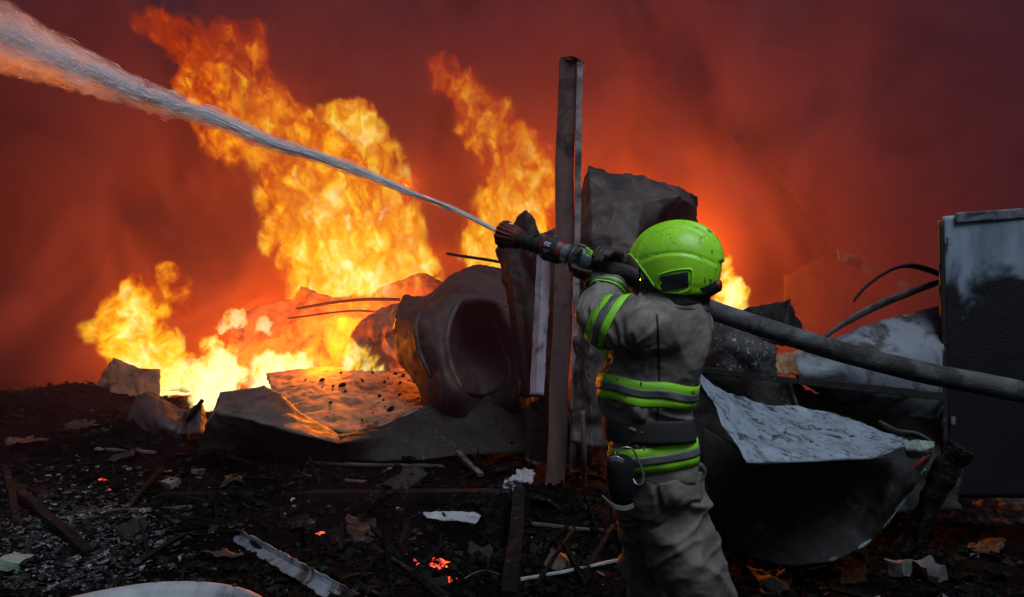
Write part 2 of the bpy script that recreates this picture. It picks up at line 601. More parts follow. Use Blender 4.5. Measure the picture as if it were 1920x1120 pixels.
md = debris_mat('char_bits', [(0.0, (0.003, 0.003, 0.0031)), (0.6, (0.006, 0.0055, 0.0058)), (0.88, (0.012, 0.0105, 0.0108)), (1.0, (0.028, 0.027, 0.028))])
ma = debris_mat('ash_bits', [(0.0, (0.02, 0.02, 0.02)), (0.6, (0.05, 0.05, 0.055)), (0.9, (0.13, 0.13, 0.14)), (1.0, (0.32, 0.32, 0.33))])
debris('charred_rubble', 22000, 'chunk', md, 'black burnt rubble and clinker covering the ground', 3, 0.022, (-8.0, 5.0, 2.6, 10.6))
debris('burnt_flakes', 13000, 'flake', md, 'thin black flakes of burnt material over the rubble', 4, 0.036, (-8.0, 5.0, 2.6, 10.4))
debris('pale_ash', 2200, 'flake', ma, 'pale grey ash flakes sprinkled over the charred ground', 5, 0.022, (-5.0, 4.2, 2.8, 8.5))
debris('charred_splinters', 1500, 'stick', md, 'charred splinters and laths strewn over the rubble', 6, 0.045, (-7.6, 4.6, 2.8, 10.2))
# the ash-strewn corner at bottom left
def ash_patch():
    r = random.Random(12)
    V, Fc, C = [], [], []
    for _ in range(3800):
        g = G(max(-60, r.gauss(110, 110)), min(1110, max(880, r.gauss(1010, 60))))
        s = 0.028 * (0.3 + 1.3 * r.random() ** 2)
        M3 = Matrix.Rotation(r.random() * 6.28, 3, 'Z') @ Matrix.Rotation(r.gauss(0, 0.6), 3, 'X')
        o = len(V); z = ground_h(g.x, g.y)
        for sz in (-1, 1):
            for (sx, sy) in ((-1, -1), (1, -1), (1, 1), (-1, 1)):
                p = M3 @ (Vector((sx * (0.5 + r.random()), sy * 0.5 * (0.4 + r.random()), sz * 0.12)) * s * 0.7)
                V.append((p.x + g.x, p.y + g.y, p.z + z + 0.012))
        Fc += [tuple(o + i for i in f) for f in ((3, 2, 1, 0), (4, 5, 6, 7), (0, 1, 5, 4), (1, 2, 6, 5), (2, 3, 7, 6), (3, 0, 4, 7))]
        C += [r.random()] * 8
    ob = mesh_obj('broken_ash', V, Fc, ma, smooth=False)
    at = ob.data.attributes.new('tone', 'FLOAT', 'POINT'); at.data.foreach_set('value', C)
    tag(ob, 'heap of grey broken ash in the near left corner', 'ash', kind='stuff')
ash_patch()


def surface_points(o, pix, off=0.0, n=8):
    """the points of a built surface seen under a run of photo pixels"""
    me = o.data; base = Vector(o.location) if o.parent is None else Vector()
    b = BVHTree.FromPolygons([v.co + base for v in me.vertices], [tuple(p.vertices) for p in me.polygons])
    o_ = Vector((0, 0, CAMZ)); out_ = []
    for a, c in zip(pix[:-1], pix[1:]):
        for k in range(n):
            q = [a[i] + (c[i] - a[i]) * k / n for i in (0, 1)]
            d = (P(q[0], q[1], 2.0) - o_).normalized()
            h = b.ray_cast(o_, d, 40)
            if h[0] is not None: out_.append(h[0] - d * off)
    return out_


def surface_rod(name, o, pix, r, mat, parent, off=0.0, wob=0.25):
    pts = surface_points(o, pix, off)
    for _ in range(3): pts = [pts[0]] + [(pts[i - 1] + pts[i] * 2 + pts[i + 1]) / 4 for i in range(1, len(pts) - 1)] + [pts[-1]]
    rr = [r * min(1, 0.3 + 4 * min(i, len(pts) - 1 - i) / len(pts)) for i in range(len(pts))]
    V, Fc = tube_geo(pts, rr, 10, wob)
    return mesh_obj(name, V, Fc, mat, parent)
# ------------------------------------------------------------------ smoke bank
SM, nt, out = new_mat('smoke')
geo = nt.new('ShaderNodeNewGeometry').outputs['Position']
q = nt.vmath('MULTIPLY', geo, (1.0, 0.7, 0.8))
n1 = nt.noise(q, 0.42, 5, 0.6, 1.4)
sepy = nt.new('ShaderNodeSeparateXYZ'); nt.l.new(geo, sepy.inputs[0])
# thin air near the open yard, dense rolling smoke behind the burning heap
front = nt.smooth(sepy.outputs[1], 6.6, 10.8, 0.014, 0.10)
deep = nt.math('MULTIPLY', nt.smooth(sepy.outputs[1], 11.6, 14.0, 0.0, 1.0), nt.smooth(n1, 0.40, 0.60, 0.12, 1.0))
dens = nt.math('ADD', nt.math('MULTIPLY', front, nt.smooth(n1, 0.42, 0.60, 0.15, 2.7)), nt.math('MULTIPLY', deep, 1.1))
pv = nt.new('ShaderNodeVolumePrincipled')
pv.inputs['Color'].default_value = (0.21, 0.100, 0.155, 1)
nt.l.new(dens, pv.inputs['Density'])
nt.l.new(pv.outputs[0], out.inputs['Volume'])
SM.cycles.volume_step_rate = 0.8


def box_verts(x0, x1, y0, y1, z0, z1):
    v = [(x, y, z) for z in (z0, z1) for y in (y0, y1) for x in (x0, x1)]
    f = [(0, 2, 3, 1), (4, 5, 7, 6), (0, 1, 5, 4), (1, 3, 7, 5), (3, 2, 6, 7), (2, 0, 4, 6)]
    return v, f


v, f = box_verts(-14, 14, 4.4, 19, -1, 10)
sm = mesh_obj('smoke', v, f, SM, smooth=False)
tag(sm, 'thick brown and violet smoke filling the air behind the wreckage', 'smoke', kind='stuff')


# ------------------------------------------------------------------ flames
def flame(Y, rows, label, depth=0.35, seed=0, fine=1.0, fade=(0.15, -0.35), ragged=1.0, gain=1.0, group=None, sig=10.0, foot=False):
    """rows: (py, px_left, px_right) from base to tip. The hull and the shader's envelope use the same curves."""
    base = P((rows[0][1] + rows[0][2]) / 2, rows[0][0], Y)
    pts = []
    for py, a, b in rows:
        A, B = P(a, py, Y), P(b, py, Y)
        pts.append(((A.z + B.z) / 2 - base.z, (A.x + B.x) / 2 - base.x, abs(B.x - A.x) / 2))
    z0, z1 = pts[0][0], pts[-1][0]
    Hh = z1 - z0
    X = max(max(abs(c) + r for _, c, r in pts), 0.1) * 1.05
    rmax = max(r for _, _, r in pts)
    m, nt, out = new_mat('flame_gas')
    obc = nt.new('ShaderNodeTexCoord').outputs['Object']
    q = nt.vmath('ADD', obc, (seed * 3.7, seed * 1.3, seed * 5.1))
    qs = nt.vmath('MULTIPLY', q, (1.0, 0.6, 0.62))
    k = min(1.0, rmax / 0.5)
    w1 = nt.vmath('SUBTRACT', nt.noise(qs, 1.2 / max(rmax, .2) ** 0.6, 2, 0.5, 0, True), (0.5, 0.5, 0.5))
    w1 = nt.vmath('MULTIPLY', w1, (rmax * 1.25 * ragged, rmax * 0.5, rmax * 1.1 * ragged))
    w2 = nt.vmath('SUBTRACT', nt.noise(qs, 3.6 * fine, 4, 0.62, 0, True), (0.5, 0.5, 0.5))
    w2 = nt.vmath('MULTIPLY', w2, (0.55 / fine, 0.16 / fine, 0.62 / fine))
    p = nt.vmath('ADD', nt.vmath('ADD', obc, w1), w2)
    sep = nt.new('ShaderNodeSeparateXYZ')
    nt.l.new(p, sep.inputs[0])
    t = nt.lin(sep.outputs[2], z0, z1, 0, 1)
    ts = [(z - z0) / Hh for z, _, _ in pts]
    cxn = nt.curve(t, [(tt, 0.5 + c / (2 * X)) for tt, (_, c, _) in zip(ts, pts)])
    rn = nt.curve(t, [(tt, r / rmax) for tt, (_, _, r) in zip(ts, pts)])
    cx = nt.math('MULTIPLY_ADD', cxn, 2 * X, -X)
    r = nt.math('MAXIMUM', nt.math('MULTIPLY', rn, rmax), 0.03)
    dx = nt.math('DIVIDE', nt.math('SUBTRACT', sep.outputs[0], cx), r)
    dy = nt.math('DIVIDE', sep.outputs[1], nt.math('MAXIMUM', nt.math('MULTIPLY', rn, depth), 0.03))
    d = nt.math('SQRT', nt.math('ADD', nt.math('MULTIPLY', dx, dx), nt.math('MULTIPLY', dy, dy)))
    tz = nt.math('SUBTRACT', 1.0, nt.smooth(t, 0.84, 1.0))
    if foot: tz = nt.math('MULTIPLY', tz, nt.smooth(t, 0.0, 0.3))
    e = nt.math('MULTIPLY', nt.math('SUBTRACT', 1.0, d), tz)
    qf = nt.vmath('MULTIPLY', nt.vmath('ADD', q, nt.vmath('MULTIPLY', w2, (0.8, 0.8, 0.8))), (1.0, 0.32, 0.66))
    n = nt.noise(qf, 2.6 * fine, 7, 0.66, 0.5)
    rdg = nt.math('SUBTRACT', 1.0, nt.math('MULTIPLY', nt.math('ABSOLUTE', nt.math('SUBTRACT', nt.noise(qf, 5.2 * fine, 4, 0.6, 0.8), 0.5)), 5.0))
    v = nt.math('ADD', nt.math('MULTIPLY', e, 0.95), nt.math('MULTIPLY', nt.math('SUBTRACT', n, 0.5), 4.0))
    v = nt.math('ADD', v, nt.math('MULTIPLY', rdg, 0.26))
    big = nt.math('SUBTRACT', nt.noise(nt.vmath('ADD', qs, (3.1, 0, 7.7)), 1.5 * fine ** 0.5, 2, 0.5, 0.4), 0.5)
    v = nt.math('ADD', v, nt.math('MULTIPLY', big, 1.3))
    inside = nt.smooth(nt.math('MULTIPLY_ADD', t, 0.0, d), 1.0, 0.62)
    mask = nt.math('MULTIPLY', nt.math('MULTIPLY', nt.smooth(v, 0.04, 0.62), inside), nt.smooth(tz, 0.0, 0.25))
    h = nt.math('MULTIPLY', nt.math('ADD', v, nt.lin(t, 0, 1, fade[0], fade[1])), gain * 0.74)
    colr = nt.ramp(h, [(0.0, (0.30, 0.022, 0.002)), (0.22, (0.62, 0.075, 0.003)), (0.42, (1.05, 0.28, 0.004)),
                       (0.60, (1.25, 0.62, 0.008)), (0.80, (1.35, 0.95, 0.07)), (1.0, (1.6, 1.25, 0.55))])
    sg = nt.math('MULTIPLY', mask, sig)
    em = nt.new('ShaderNodeEmission')
    nt.l.new(colr, em.inputs[0])
    nt.l.new(nt.math('MULTIPLY', sg, 0.95), em.inputs[1])
    ab = nt.new('ShaderNodeVolumeAbsorption')
    ab.inputs[0].default_value = (0.0, 0.0, 0.0, 1)
    nt.l.new(sg, ab.inputs[1])
    add = nt.new('ShaderNodeAddShader')
    nt.l.new(em.outputs[0], add.inputs[0])
    nt.l.new(ab.outputs[0], add.inputs[1])
    nt.l.new(add.outputs[0], out.inputs['Volume'])
    m.cycles.volume_step_rate = 0.5
    nz, na = 22, 18
    V, Fc = [], []
    zz = [pp[0] for pp in pts]; cc = [pp[1] for pp in pts]; rr = [pp[2] for pp in pts]
    for i in range(nz):
        z = z0 + i / (nz - 1) * Hh
        cx_ = np.interp(z, zz, cc)
        r_ = max(np.interp(z, zz, rr), 0.03) + rmax * 0.36 * ragged
        dd = max(np.interp(z, zz, rr) / rmax * depth, 0.03) * 1.2 + 0.04
        for j in range(na):
            a = 2 * math.pi * j / na
            wv = 1 + 0.07 * mnoise.noise(Vector((math.cos(a), math.sin(a) + seed, z * 2)))
            V.append((base.x + cx_ + r_ * wv * math.cos(a), Y + dd * math.sin(a), base.z + z))
    for i in range(nz - 1):
        for j in range(na):
            k = (j + 1) % na
            Fc.append((i * na + j, i * na + k, (i + 1) * na + k, (i + 1) * na + j))
    Fc.append(tuple(range(na))[::-1])
    Fc.append(tuple((nz - 1) * na + j for j in range(na)))
    o = mesh_obj('flame', V, Fc, m, smooth=True, origin=(base.x, Y, base.z))
    tag(o, label, 'flame', group)
    return o


def fire_light(px, py, Y, energy, radius=0.0, color=(1.0, 0.205, 0.004)):
    ld = bpy.data.lights.new('fire_light', 'POINT')
    ld.energy = energy
    ld.color = color
    ld.shadow_soft_size = radius
    o = bpy.data.objects.new('fire_light', ld)
    o.location = P(px, py, Y)
    col.objects.link(o)
    return o


flame(11.8, [(600, 520, 870), (555, 525, 865), (510, 520, 845), (470, 500, 810), (420, 480, 785), (360, 430, 770), (300, 390, 740), (240, 360, 640), (180, 335, 540), (120, 310, 520), (70, 290, 500), (15, 300, 440)],
      'tallest column of yellow and orange flame, crossed by the water jet', 0.8, 1, 1.75, (0.5, -0.70), 1.1)
flame(12.8, [(480, 640, 820), (420, 630, 790), (360, 600, 775), (300, 580, 765), (240, 575, 745), (185, 580, 680)],
      'yellow lobe of flame leaning out on the right side of the tallest column', 0.5, 2, 1.8, (0.4, 0.0))
flame(11.9, [(520, 850, 1050), (470, 855, 1050), (420, 865, 1055), (360, 880, 1060), (310, 895, 1050), (260, 875, 1025), (210, 835, 985), (160, 785, 935), (95, 775, 860)],
      'orange flame leaning left from behind the upright steel post', 0.55, 3, 1.8, (0.30, -0.50))
flame(9.4, [(795, 185, 300), (755, 185, 310), (715, 215, 350), (680, 200, 365), (640, 165, 345), (600, 160, 320), (565, 185, 310), (535, 210, 300), (500, 225, 280)],
      'ragged yellow flame at the far left end of the burning heap', 0.3, 4, 2.4, (0.7, -0.2))
flame(9.2, [(770, 340, 440), (735, 320, 470), (700, 325, 470), (665, 350, 450), (625, 370, 430)],
      'low white-yellow flame left of centre behind the folded sheet', 0.25, 5, 2.5, (0.85, 0.35), gain=1.15)
flame(9.3, [(750, 430, 560), (715, 440, 585), (685, 450, 585), (650, 500, 570)],
      'low bright flame behind the peak of the folded sheet', 0.22, 6, 2.6, (0.85, 0.35), gain=1.15)
flame(9.5, [(740, 250, 400), (710, 250, 400), (680, 260, 380), (655, 280, 350)],
      'low flame joining the far left flame to the bright row', 0.2, 7, 2.5, (0.8, 0.2))
flame(9.0, [(705, 635, 735), (680, 635, 730), (655, 635, 700), (625, 635, 665)],
      'small bright flame at the foot of the curled orange sheet', 0.12, 8, 2.4, (0.75, 0.2))
flame(8.8, [(600, 1330, 1400), (560, 1335, 1405), (530, 1335, 1400), (500, 1340, 1385), (475, 1345, 1370)],
      'small bright flame seen just right of the helmet', 0.15, 9, 2.6, (0.75, 0.2))
flame(10.2, [(628, 402, 462), (602, 408, 466), (578, 425, 455)], 'tiny flamelet alone above the bright row on the left', 0.06, 10, 3.5, (0.9, 0.5), foot=True)
flame(10.2, [(632, 474, 514), (610, 476, 518), (590, 488, 508)], 'tiny flamelet in front of the bent rods', 0.05, 11, 3.5, (0.9, 0.5), foot=True)
flame(9.6, [(600, 250, 370), (560, 250, 370), (520, 260, 350), (490, 280, 330)], 'dim orange flame above the far left flame', 0.2, 13, 2.0, (-0.35, -0.5), foot=True)
for a in ((690, 500, 12.7, 1350), (610, 400, 12.7, 600), (520, 290, 12.7, 110), (980, 340, 12.8, 320), (760, 350, 13.4, 120),
          (250, 600, 10.2, 260), (410, 700, 9.75, 260), (510, 705, 9.8, 260), (850, 640, 9.3, 110), (600, 665, 9.0, 32), (640, 600, 10.1, 450),
          (470, 610, 11.7, 500), (1230, 490, 11.4, 900), (1366, 545, 9.3, 90), (1120, 470, 12.2, 200), (1290, 470, 12.2, 480)):
    fire_light(*a)
# ------------------------------------------------------------------ wreckage, left and centre
t = empty('steel_post', G(1035, 905), 'tall scorched steel post standing upright between flames and firefighter', 'post')
pa, pb = Vector(G(1035, 915)), P(1071, 112, 6.0)
pa = P(1038, 900, 6.0); pa.z = ground_h(pa.x, 6.0) - 0.05
def channel(a, b, w, d, th, name, mat, parent, lip=True, seed=0, nseg=40):
    """open steel channel, its web facing the camera"""
    a, b = Vector(a), Vector(b)
    ax = (b - a).normalized(); sx = Vector((1, 0, 0)); sx = (sx - ax * sx.dot(ax)).normalized(); dy = ax.cross(sx) * -1
    if dy.y < 0: dy = -dy
    prof = [(-w/2, 0), (w/2, 0), (w/2, d), (w/2 - .03, d), (w/2 - .03, d - th), (w/2 - th, d - th), (w/2 - th, th), (-w/2 + th, th), (-w/2 + th, d - th), (-w/2 + .03, d - th), (-w/2 + .03, d), (-w/2, d)]
    V, Fc = [], []
    for i in range(nseg + 1):
        tt = i / nseg
        c = a.lerp(b, tt) + Vector((0.02 * math.sin(tt * 5 + seed), 0, 0)) + sx * (0.02 * mnoise.noise(Vector((tt * 6, seed, 0))))
        for (x, y) in prof:
            V.append(tuple(c + sx * x + dy * y + mnoise.noise_vector(Vector((x * 9, y * 9, tt * 30))) * 0.005))
    n = len(prof)
    for i in range(nseg):
        for j in range(n):
            k = (j + 1) % n
            Fc.append((i * n + j, i * n + k, (i + 1) * n + k, (i + 1) * n + j))
    Fc.append(tuple(range(n))[::-1]); Fc.append(tuple(nseg * n + j for j in range(n)))
    return mesh_obj(name, V, Fc, mat, parent, smooth=False)
channel(pa, pb, 0.15, 0.10, 0.012, 'post_channel', M['steel'], t)
beam('pale_flange', P(1075, 885, 5.97), P(1087, 118, 5.97), 0.05, 0.02, M['steel_pale'], parent=t, nseg=40, up=Vector((0, 1, 0)), wob=0.004)
sheet('cap_plate', [[(1052, 108, 6.0), (1075, 106, 5.95), (1096, 116, 6.0)], [(1053, 118, 6.1), (1075, 116, 6.1), (1096, 126, 6.1)]], M['steel'], parent=t, sub=4, amp=0.006, thick=0.01)

sheet('metal_flashing', [[(1008, 446, 6.3), (1019, 440, 6.28), (1031, 443, 6.3)], [(1003, 560, 6.1), (1015, 560, 6.06), (1030, 560, 6.1)],
                         [(998, 650, 6.0), (1010, 650, 5.95), (1024, 650, 6.0)], [(993, 742, 5.9), (1006, 742, 5.86), (1020, 742, 5.9)]], M['lilac'],
      'narrow lilac grey strip of flashing leaning against the steel post', 'metal strip', sub=8, amp=0.006, rag=0.008)
sheet('bent_sheet', [[(1078, 500, 6.15), (1100, 500, 6.1), (1150, 520, 6.2)], [(1080, 600, 6.0), (1105, 600, 5.9), (1160, 600, 6.1)],
                     [(1076, 700, 5.9), (1105, 700, 5.8), (1165, 700, 6.0)], [(1070, 830, 5.8), (1110, 840, 5.75), (1170, 840, 5.9)]], M['burnt_pale'],
      'dark violet sheet standing between steel post and firefighter', 'metal sheet', sub=10, amp=0.03, freq=4)
sheet('crumpled_sheet', [
    [(1078, 400, 6.4), (1103, 309, 6.5), (1150, 327, 6.5), (1187, 329, 6.55), (1262, 345, 6.6), (1307, 370, 6.9)],
    [(1076, 440, 6.2), (1110, 400, 6.1), (1150, 385, 6.1), (1205, 375, 6.2), (1275, 368, 6.3), (1308, 395, 7.1)],
    [(1076, 480, 6.15), (1108, 450, 6.0), (1150, 440, 5.95), (1195, 440, 6.0), (1240, 410, 6.35), (1308, 440, 7.3)],
    [(1076, 520, 6.15), (1105, 500, 6.0), (1145, 480, 5.9), (1186, 470, 5.95), (1230, 450, 6.6), (1309, 490, 7.4)],
    [(1076, 620, 6.1), (1105, 600, 6.0), (1145, 580, 6.1), (1190, 570, 6.5), (1240, 560, 7.0), (1310, 580, 7.5)]], M['burnt_pale'],
    'large crumpled sheet of burnt metal rising behind the helmet', 'metal sheet', sub=9, amp=0.018, freq=2.2, seed=2)
tank_rows = [
    [(758, 553, 8.3), (800, 556, 8.1), (828, 532, 8.1), (860, 508, 8.2), (900, 497, 8.3), (945, 505, 8.3), (990, 520, 8.3)],
    [(741, 590, 8.0), (780, 595, 7.6), (825, 580, 7.5), (870, 560, 7.6), (910, 560, 7.7), (950, 560, 7.8), (992, 560, 8.0)],
    [(740, 640, 7.9), (785, 645, 7.4), (835, 640, 7.3), (868, 610, 7.9), (915, 600, 8.1), (950, 600, 7.5), (994, 620, 7.8)],
    [(755, 690, 7.8), (800, 700, 7.35), (842, 690, 7.2), (880, 670, 8.0), (925, 660, 8.1), (965, 650, 7.4), (996, 680, 7.7)],
    [(785, 730, 7.6), (820, 745, 7.2), (862, 740, 7.1), (900, 735, 7.5), (935, 740, 7.4), (968, 735, 7.2), (998, 740, 7.5)],
    [(800, 800, 7.7), (830, 810, 7.4), (865, 810, 7.3), (900, 800, 7.5), (935, 800, 7.5), (970, 800, 7.4), (1000, 800, 7.6)]]
tank = empty('crushed_tank', P(880, 800, 7.5), 'crushed dark tank lying buckled left of the steel post', 'tank')
tank_wall = sheet('tank_wall', tank_rows, M['burnt'], parent=tank,
    sub=8, curved=True, amp=0.016, freq=2.4, seed=4)
for pts_, mt_, r__ in (([(866, 560), (846, 595), (836, 640), (846, 690), (870, 735)], 'burnt_pale', 0.030),
                      ([(800, 566), (778, 610), (786, 660), (812, 715)], 'burnt', 0.034),
                      ([(925, 585), (948, 572), (965, 590), (980, 640), (986, 700)], 'burnt_pale', 0.022),
                      ([(925, 585), (940, 640), (958, 690), (950, 730)], 'burnt', 0.024),
                      ([(870, 735), (900, 742), (936, 732), (962, 690)], 'burnt_pale', 0.024)):
    surface_rod('rib', tank_wall, pts_, r__, M[mt_], tank)
sheet('torn_sheet', [
    [(958, 425, 7.05), (972, 408, 7.05), (986, 394, 7.0), (1003, 412, 7.0), (1012, 440, 7.0), (1042, 425, 7.05)],
    [(928, 470, 7.1), (950, 470, 7.0), (975, 470, 7.0), (995, 480, 6.9), (1015, 490, 7.0), (1042, 480, 7.0)],
    [(938, 505, 7.1), (958, 520, 6.95), (978, 530, 6.9), (1000, 540, 7.0), (1018, 540, 6.9), (1042, 540, 7.0)],
    [(958, 600, 7.1), (972, 610, 6.9), (985, 620, 6.95), (1000, 640, 6.8), (1018, 640, 6.9), (1042, 640, 7.0)],
    [(975, 745, 7.0), (985, 745, 6.9), (995, 745, 6.9), (1005, 745, 6.8), (1020, 745, 6.8), (1042, 745, 6.9)]], M['burnt'],
    'tall torn sheet with a pointed tip behind the hose nozzle', 'metal sheet', sub=7, amp=0.02, freq=3, seed=6)
sheet('curled_sheet', [[(990, 750, 7.0), (1020, 745, 6.8), (1060, 760, 6.6), (1110, 770, 6.5)], [(985, 800, 6.7), (1020, 800, 6.5), (1060, 810, 6.4), (1110, 815, 6.3)],
                       [(985, 860, 6.4), (1020, 870, 6.3), (1060, 870, 6.2), (1110, 880, 6.1)]], M['burnt_dark'],
      'black sheet lying at the foot of the steel post', 'metal sheet', sub=8, amp=0.05, seed=21)
rod('bent_rod', [(838, 476, 7.7), (870, 481, 7.6), (905, 486, 7.5), (940, 492, 7.4)], 0.016, M['burnt_dark'], 'short dark rod sticking out left of the torn sheet', 'rod')
sheet('buckled_plate', [[(820, 560, 8.6), (850, 525, 8.6), (880, 508, 8.7), (905, 500, 8.7), (935, 515, 8.6)], [(815, 600, 8.5), (850, 590, 8.4), (880, 580, 8.4), (905, 580, 8.4), (940, 580, 8.4)]],
      M['burnt_dark'], 'dark plate arched over the top of the crushed tank', 'metal sheet', sub=7, amp=0.04, seed=8)

t = empty('folded_sheet', P(640, 855, 6.8), 'long folded grey sheet with a pale rim in front of the glowing slab', 'metal sheet')
top = [(398, 772, 6.9), (413, 736, 7.0), (494, 722, 7.1), (525, 738, 7.1), (562, 774, 7.0), (636, 816, 6.75), (715, 798, 7.0), (795, 765, 7.3), (870, 746, 7.5), (1000, 742, 7.6)]
mid = [(385, 800, 6.7), (405, 772, 6.62), (470, 787, 6.5), (510, 798, 6.5), (556, 812, 6.45), (635, 832, 6.5), (715, 818, 6.8), (795, 790, 7.1), (870, 770, 7.3), (1000, 762, 7.4)]
bot = [(372, 848, 6.85), (393, 846, 6.8), (465, 852, 6.8), (510, 854, 6.8), (552, 857, 6.75), (640, 862, 6.7), (715, 866, 6.7), (800, 862, 6.8), (880, 852, 6.9), (1000, 850, 7.0)]
sheet('front_panel', [top[:6], mid[:6], bot[:6]], M['burnt_pale'], parent=t, sub=9, amp=0.010, freq=3.0, seed=9, rag=0.003)
sheet('blackened_end', [top[5:], mid[5:], bot[5:]], M['burnt_dark'], parent=t, sub=9, amp=0.012, freq=3.0, seed=10, rag=0.003)
rc = []
for a, b in zip(top[3:-1], top[4:]): rc += [P(*a)]
rc.append(P(*top[-1]))
V, Fc = tube_geo(catmull(rc, 10), 0.008, 8, 0.2)
mesh_obj('rim', V, Fc, M['steel_pale'], t)

sheet('folded_scrap', [[(238, 768, 7.7), (262, 741, 7.7), (283, 733, 7.7), (315, 752, 7.6), (352, 775, 7.5)],
                       [(243, 782, 7.5), (268, 775, 7.3), (290, 785, 7.2), (320, 795, 7.2), (352, 800, 7.3)],
                       [(250, 815, 7.3), (270, 822, 7.2), (295, 825, 7.2), (325, 825, 7.2), (355, 825, 7.2)]], M['burnt'],
      'small humped dark sheet in front of the far left flame', 'metal sheet', sub=8, curved=True, amp=0.02, seed=11)
sheet('pointed_scrap', [[(335, 788, 7.4), (352, 770, 7.3), (378, 752, 7.3), (388, 790, 7.4)], [(335, 815, 7.2), (352, 815, 7.1), (372, 815, 7.1), (392, 818, 7.2)]],
      M['burnt'], 'small pointed brown scrap between the humped sheet and the long folded sheet', 'metal sheet', sub=8, amp=0.02, seed=12)
rod('charred_stick', [(350, 790, 7.2), (365, 770, 7.2), (380, 750, 7.25)], 0.02, M['char'], 'short charred stick leaning on the pointed brown scrap', 'stick')
sheet('slumped_sheet', [[(178, 740, 9.1), (195, 700, 9.1), (214, 672, 9.1), (262, 690, 9.0), (300, 694, 9.1)], [(176, 790, 8.9), (200, 785, 8.8), (225, 780, 8.8), (262, 790, 8.8), (300, 790, 8.9)]],
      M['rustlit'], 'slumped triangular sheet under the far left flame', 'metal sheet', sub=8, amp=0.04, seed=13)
sheet('flat_plate', [[(300, 700, 9.8), (340, 697, 9.8), (380, 700, 9.8)], [(290, 735, 9.4), (340, 735, 9.4), (385, 735, 9.4)]], M['burnt'],
      'dark plate lying between the flames at far left', 'metal sheet', sub=8, amp=0.03, seed=14)

# glowing slab with cinders lying on it
t = empty('scorched_slab', P(660, 805, 7.5), 'orange lit scorched slab strewn with cinders behind the folded sheet', 'slab')
slab_rows = [[(500, 705, 9.0), (560, 697, 9.1), (640, 690, 9.2), (735, 690, 9.2), (775, 697, 9.2), (830, 700, 9.2)],
             [(510, 730, 8.5), (575, 722, 8.5), (650, 715, 8.6), (735, 716, 8.6), (790, 722, 8.6), (840, 725, 8.6)],
             [(520, 765, 7.9), (590, 757, 7.9), (655, 752, 7.95), (735, 752, 8.0), (800, 745, 8.0), (850, 745, 8.0)],
             [(545, 800, 7.3), (610, 805, 7.2), (660, 812, 7.15), (735, 800, 7.3), (805, 785, 7.4), (855, 780, 7.5)]]
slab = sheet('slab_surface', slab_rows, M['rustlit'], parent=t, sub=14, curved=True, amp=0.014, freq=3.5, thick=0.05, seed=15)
def on_net(rows, u, v):
    R = [[P(*p) for p in r] for r in rows]
    a = u * (len(R) - 1); i = min(int(a), len(R) - 2); fu = a - i
    b = v * (len(R[0]) - 1); j = min(int(b), len(R[0]) - 2); fv = b - j
    return R[i][j].lerp(R[i][j + 1], fv).lerp(R[i + 1][j].lerp(R[i + 1][j + 1], fv), fu)
r = random.Random(5)
cinder_meshes = []
for k in range(4):
    bm = bmesh.new(); bmesh.ops.create_icosphere(bm, subdivisions=1, radius=1)
    for vv in bm.verts: vv.co = vv.co * (0.7 + 0.5 * r.random())
    me = bpy.data.meshes.new('cinder'); bm.to_mesh(me); bm.free(); me.materials.append(M['char']); cinder_meshes.append(me)
for k in range(46):
    p = on_net(slab_rows, 0.12 + 0.82 * r.random(), 0.18 + 0.6 * r.random())
    s = 0.008 + 0.026 * r.random() ** 2
    o = bpy.data.objects.new('cinder', cinder_meshes[k % 4])
    o.location = p + Vector((0, 0, 0.03 + s * 0.4)); o.scale = (s * 1.5, s, s * 0.8); o.rotation_euler = (r.random(), r.random(), r.random() * 6)
    place(o, t)

# glowing sheets far behind, under the tallest flame
sheet('far_sheet', [[(430, 590, 11.4), (545, 560, 11.4), (566, 538, 11.4), (625, 556, 11.3), (700, 545, 11.4), (790, 512, 11.4), (850, 535, 11.3), (900, 540, 11.3)],
                    [(430, 640, 11.0), (530, 620, 11.0), (570, 600, 10.9), (630, 600, 10.8), (700, 600, 11.0), (790, 570, 11.0), (850, 590, 11.0), (900, 600, 11)],
                    [(400, 720, 10.6), (500, 700, 10.6), (570, 700, 10.5), (630, 700, 10.5), (700, 700, 10.6), (790, 690, 10.6), (850, 700, 10.6), (900, 700, 10.6)]],
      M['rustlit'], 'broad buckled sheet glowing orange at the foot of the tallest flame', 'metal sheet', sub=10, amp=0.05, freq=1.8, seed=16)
sheet('curled_plate', [[(690, 590, 9.3), (722, 575, 9.2), (765, 566, 9.3)], [(655, 640, 9.2), (700, 640, 9.0), (760, 640, 9.2)], [(648, 697, 9.2), (700, 700, 9.0), (775, 705, 9.2)]],
      M['rustlit'], 'curled orange sheet standing left of the crushed tank', 'metal sheet', sub=10, curved=True, amp=0.05, seed=17)
rod('bent_bar', [(555, 580, 9.6), (610, 570, 9.6), (680, 562, 9.6), (750, 562, 9.5)], 0.022, M['burnt'], 'upper of two curved bars crossing in front of the glowing sheet', 'bar')
rod('bent_bar', [(540, 598, 9.5), (610, 588, 9.5), (670, 583, 9.5), (745, 588, 9.4)], 0.014, M['burnt'], 'lower of two curved bars crossing in front of the glowing sheet', 'bar')

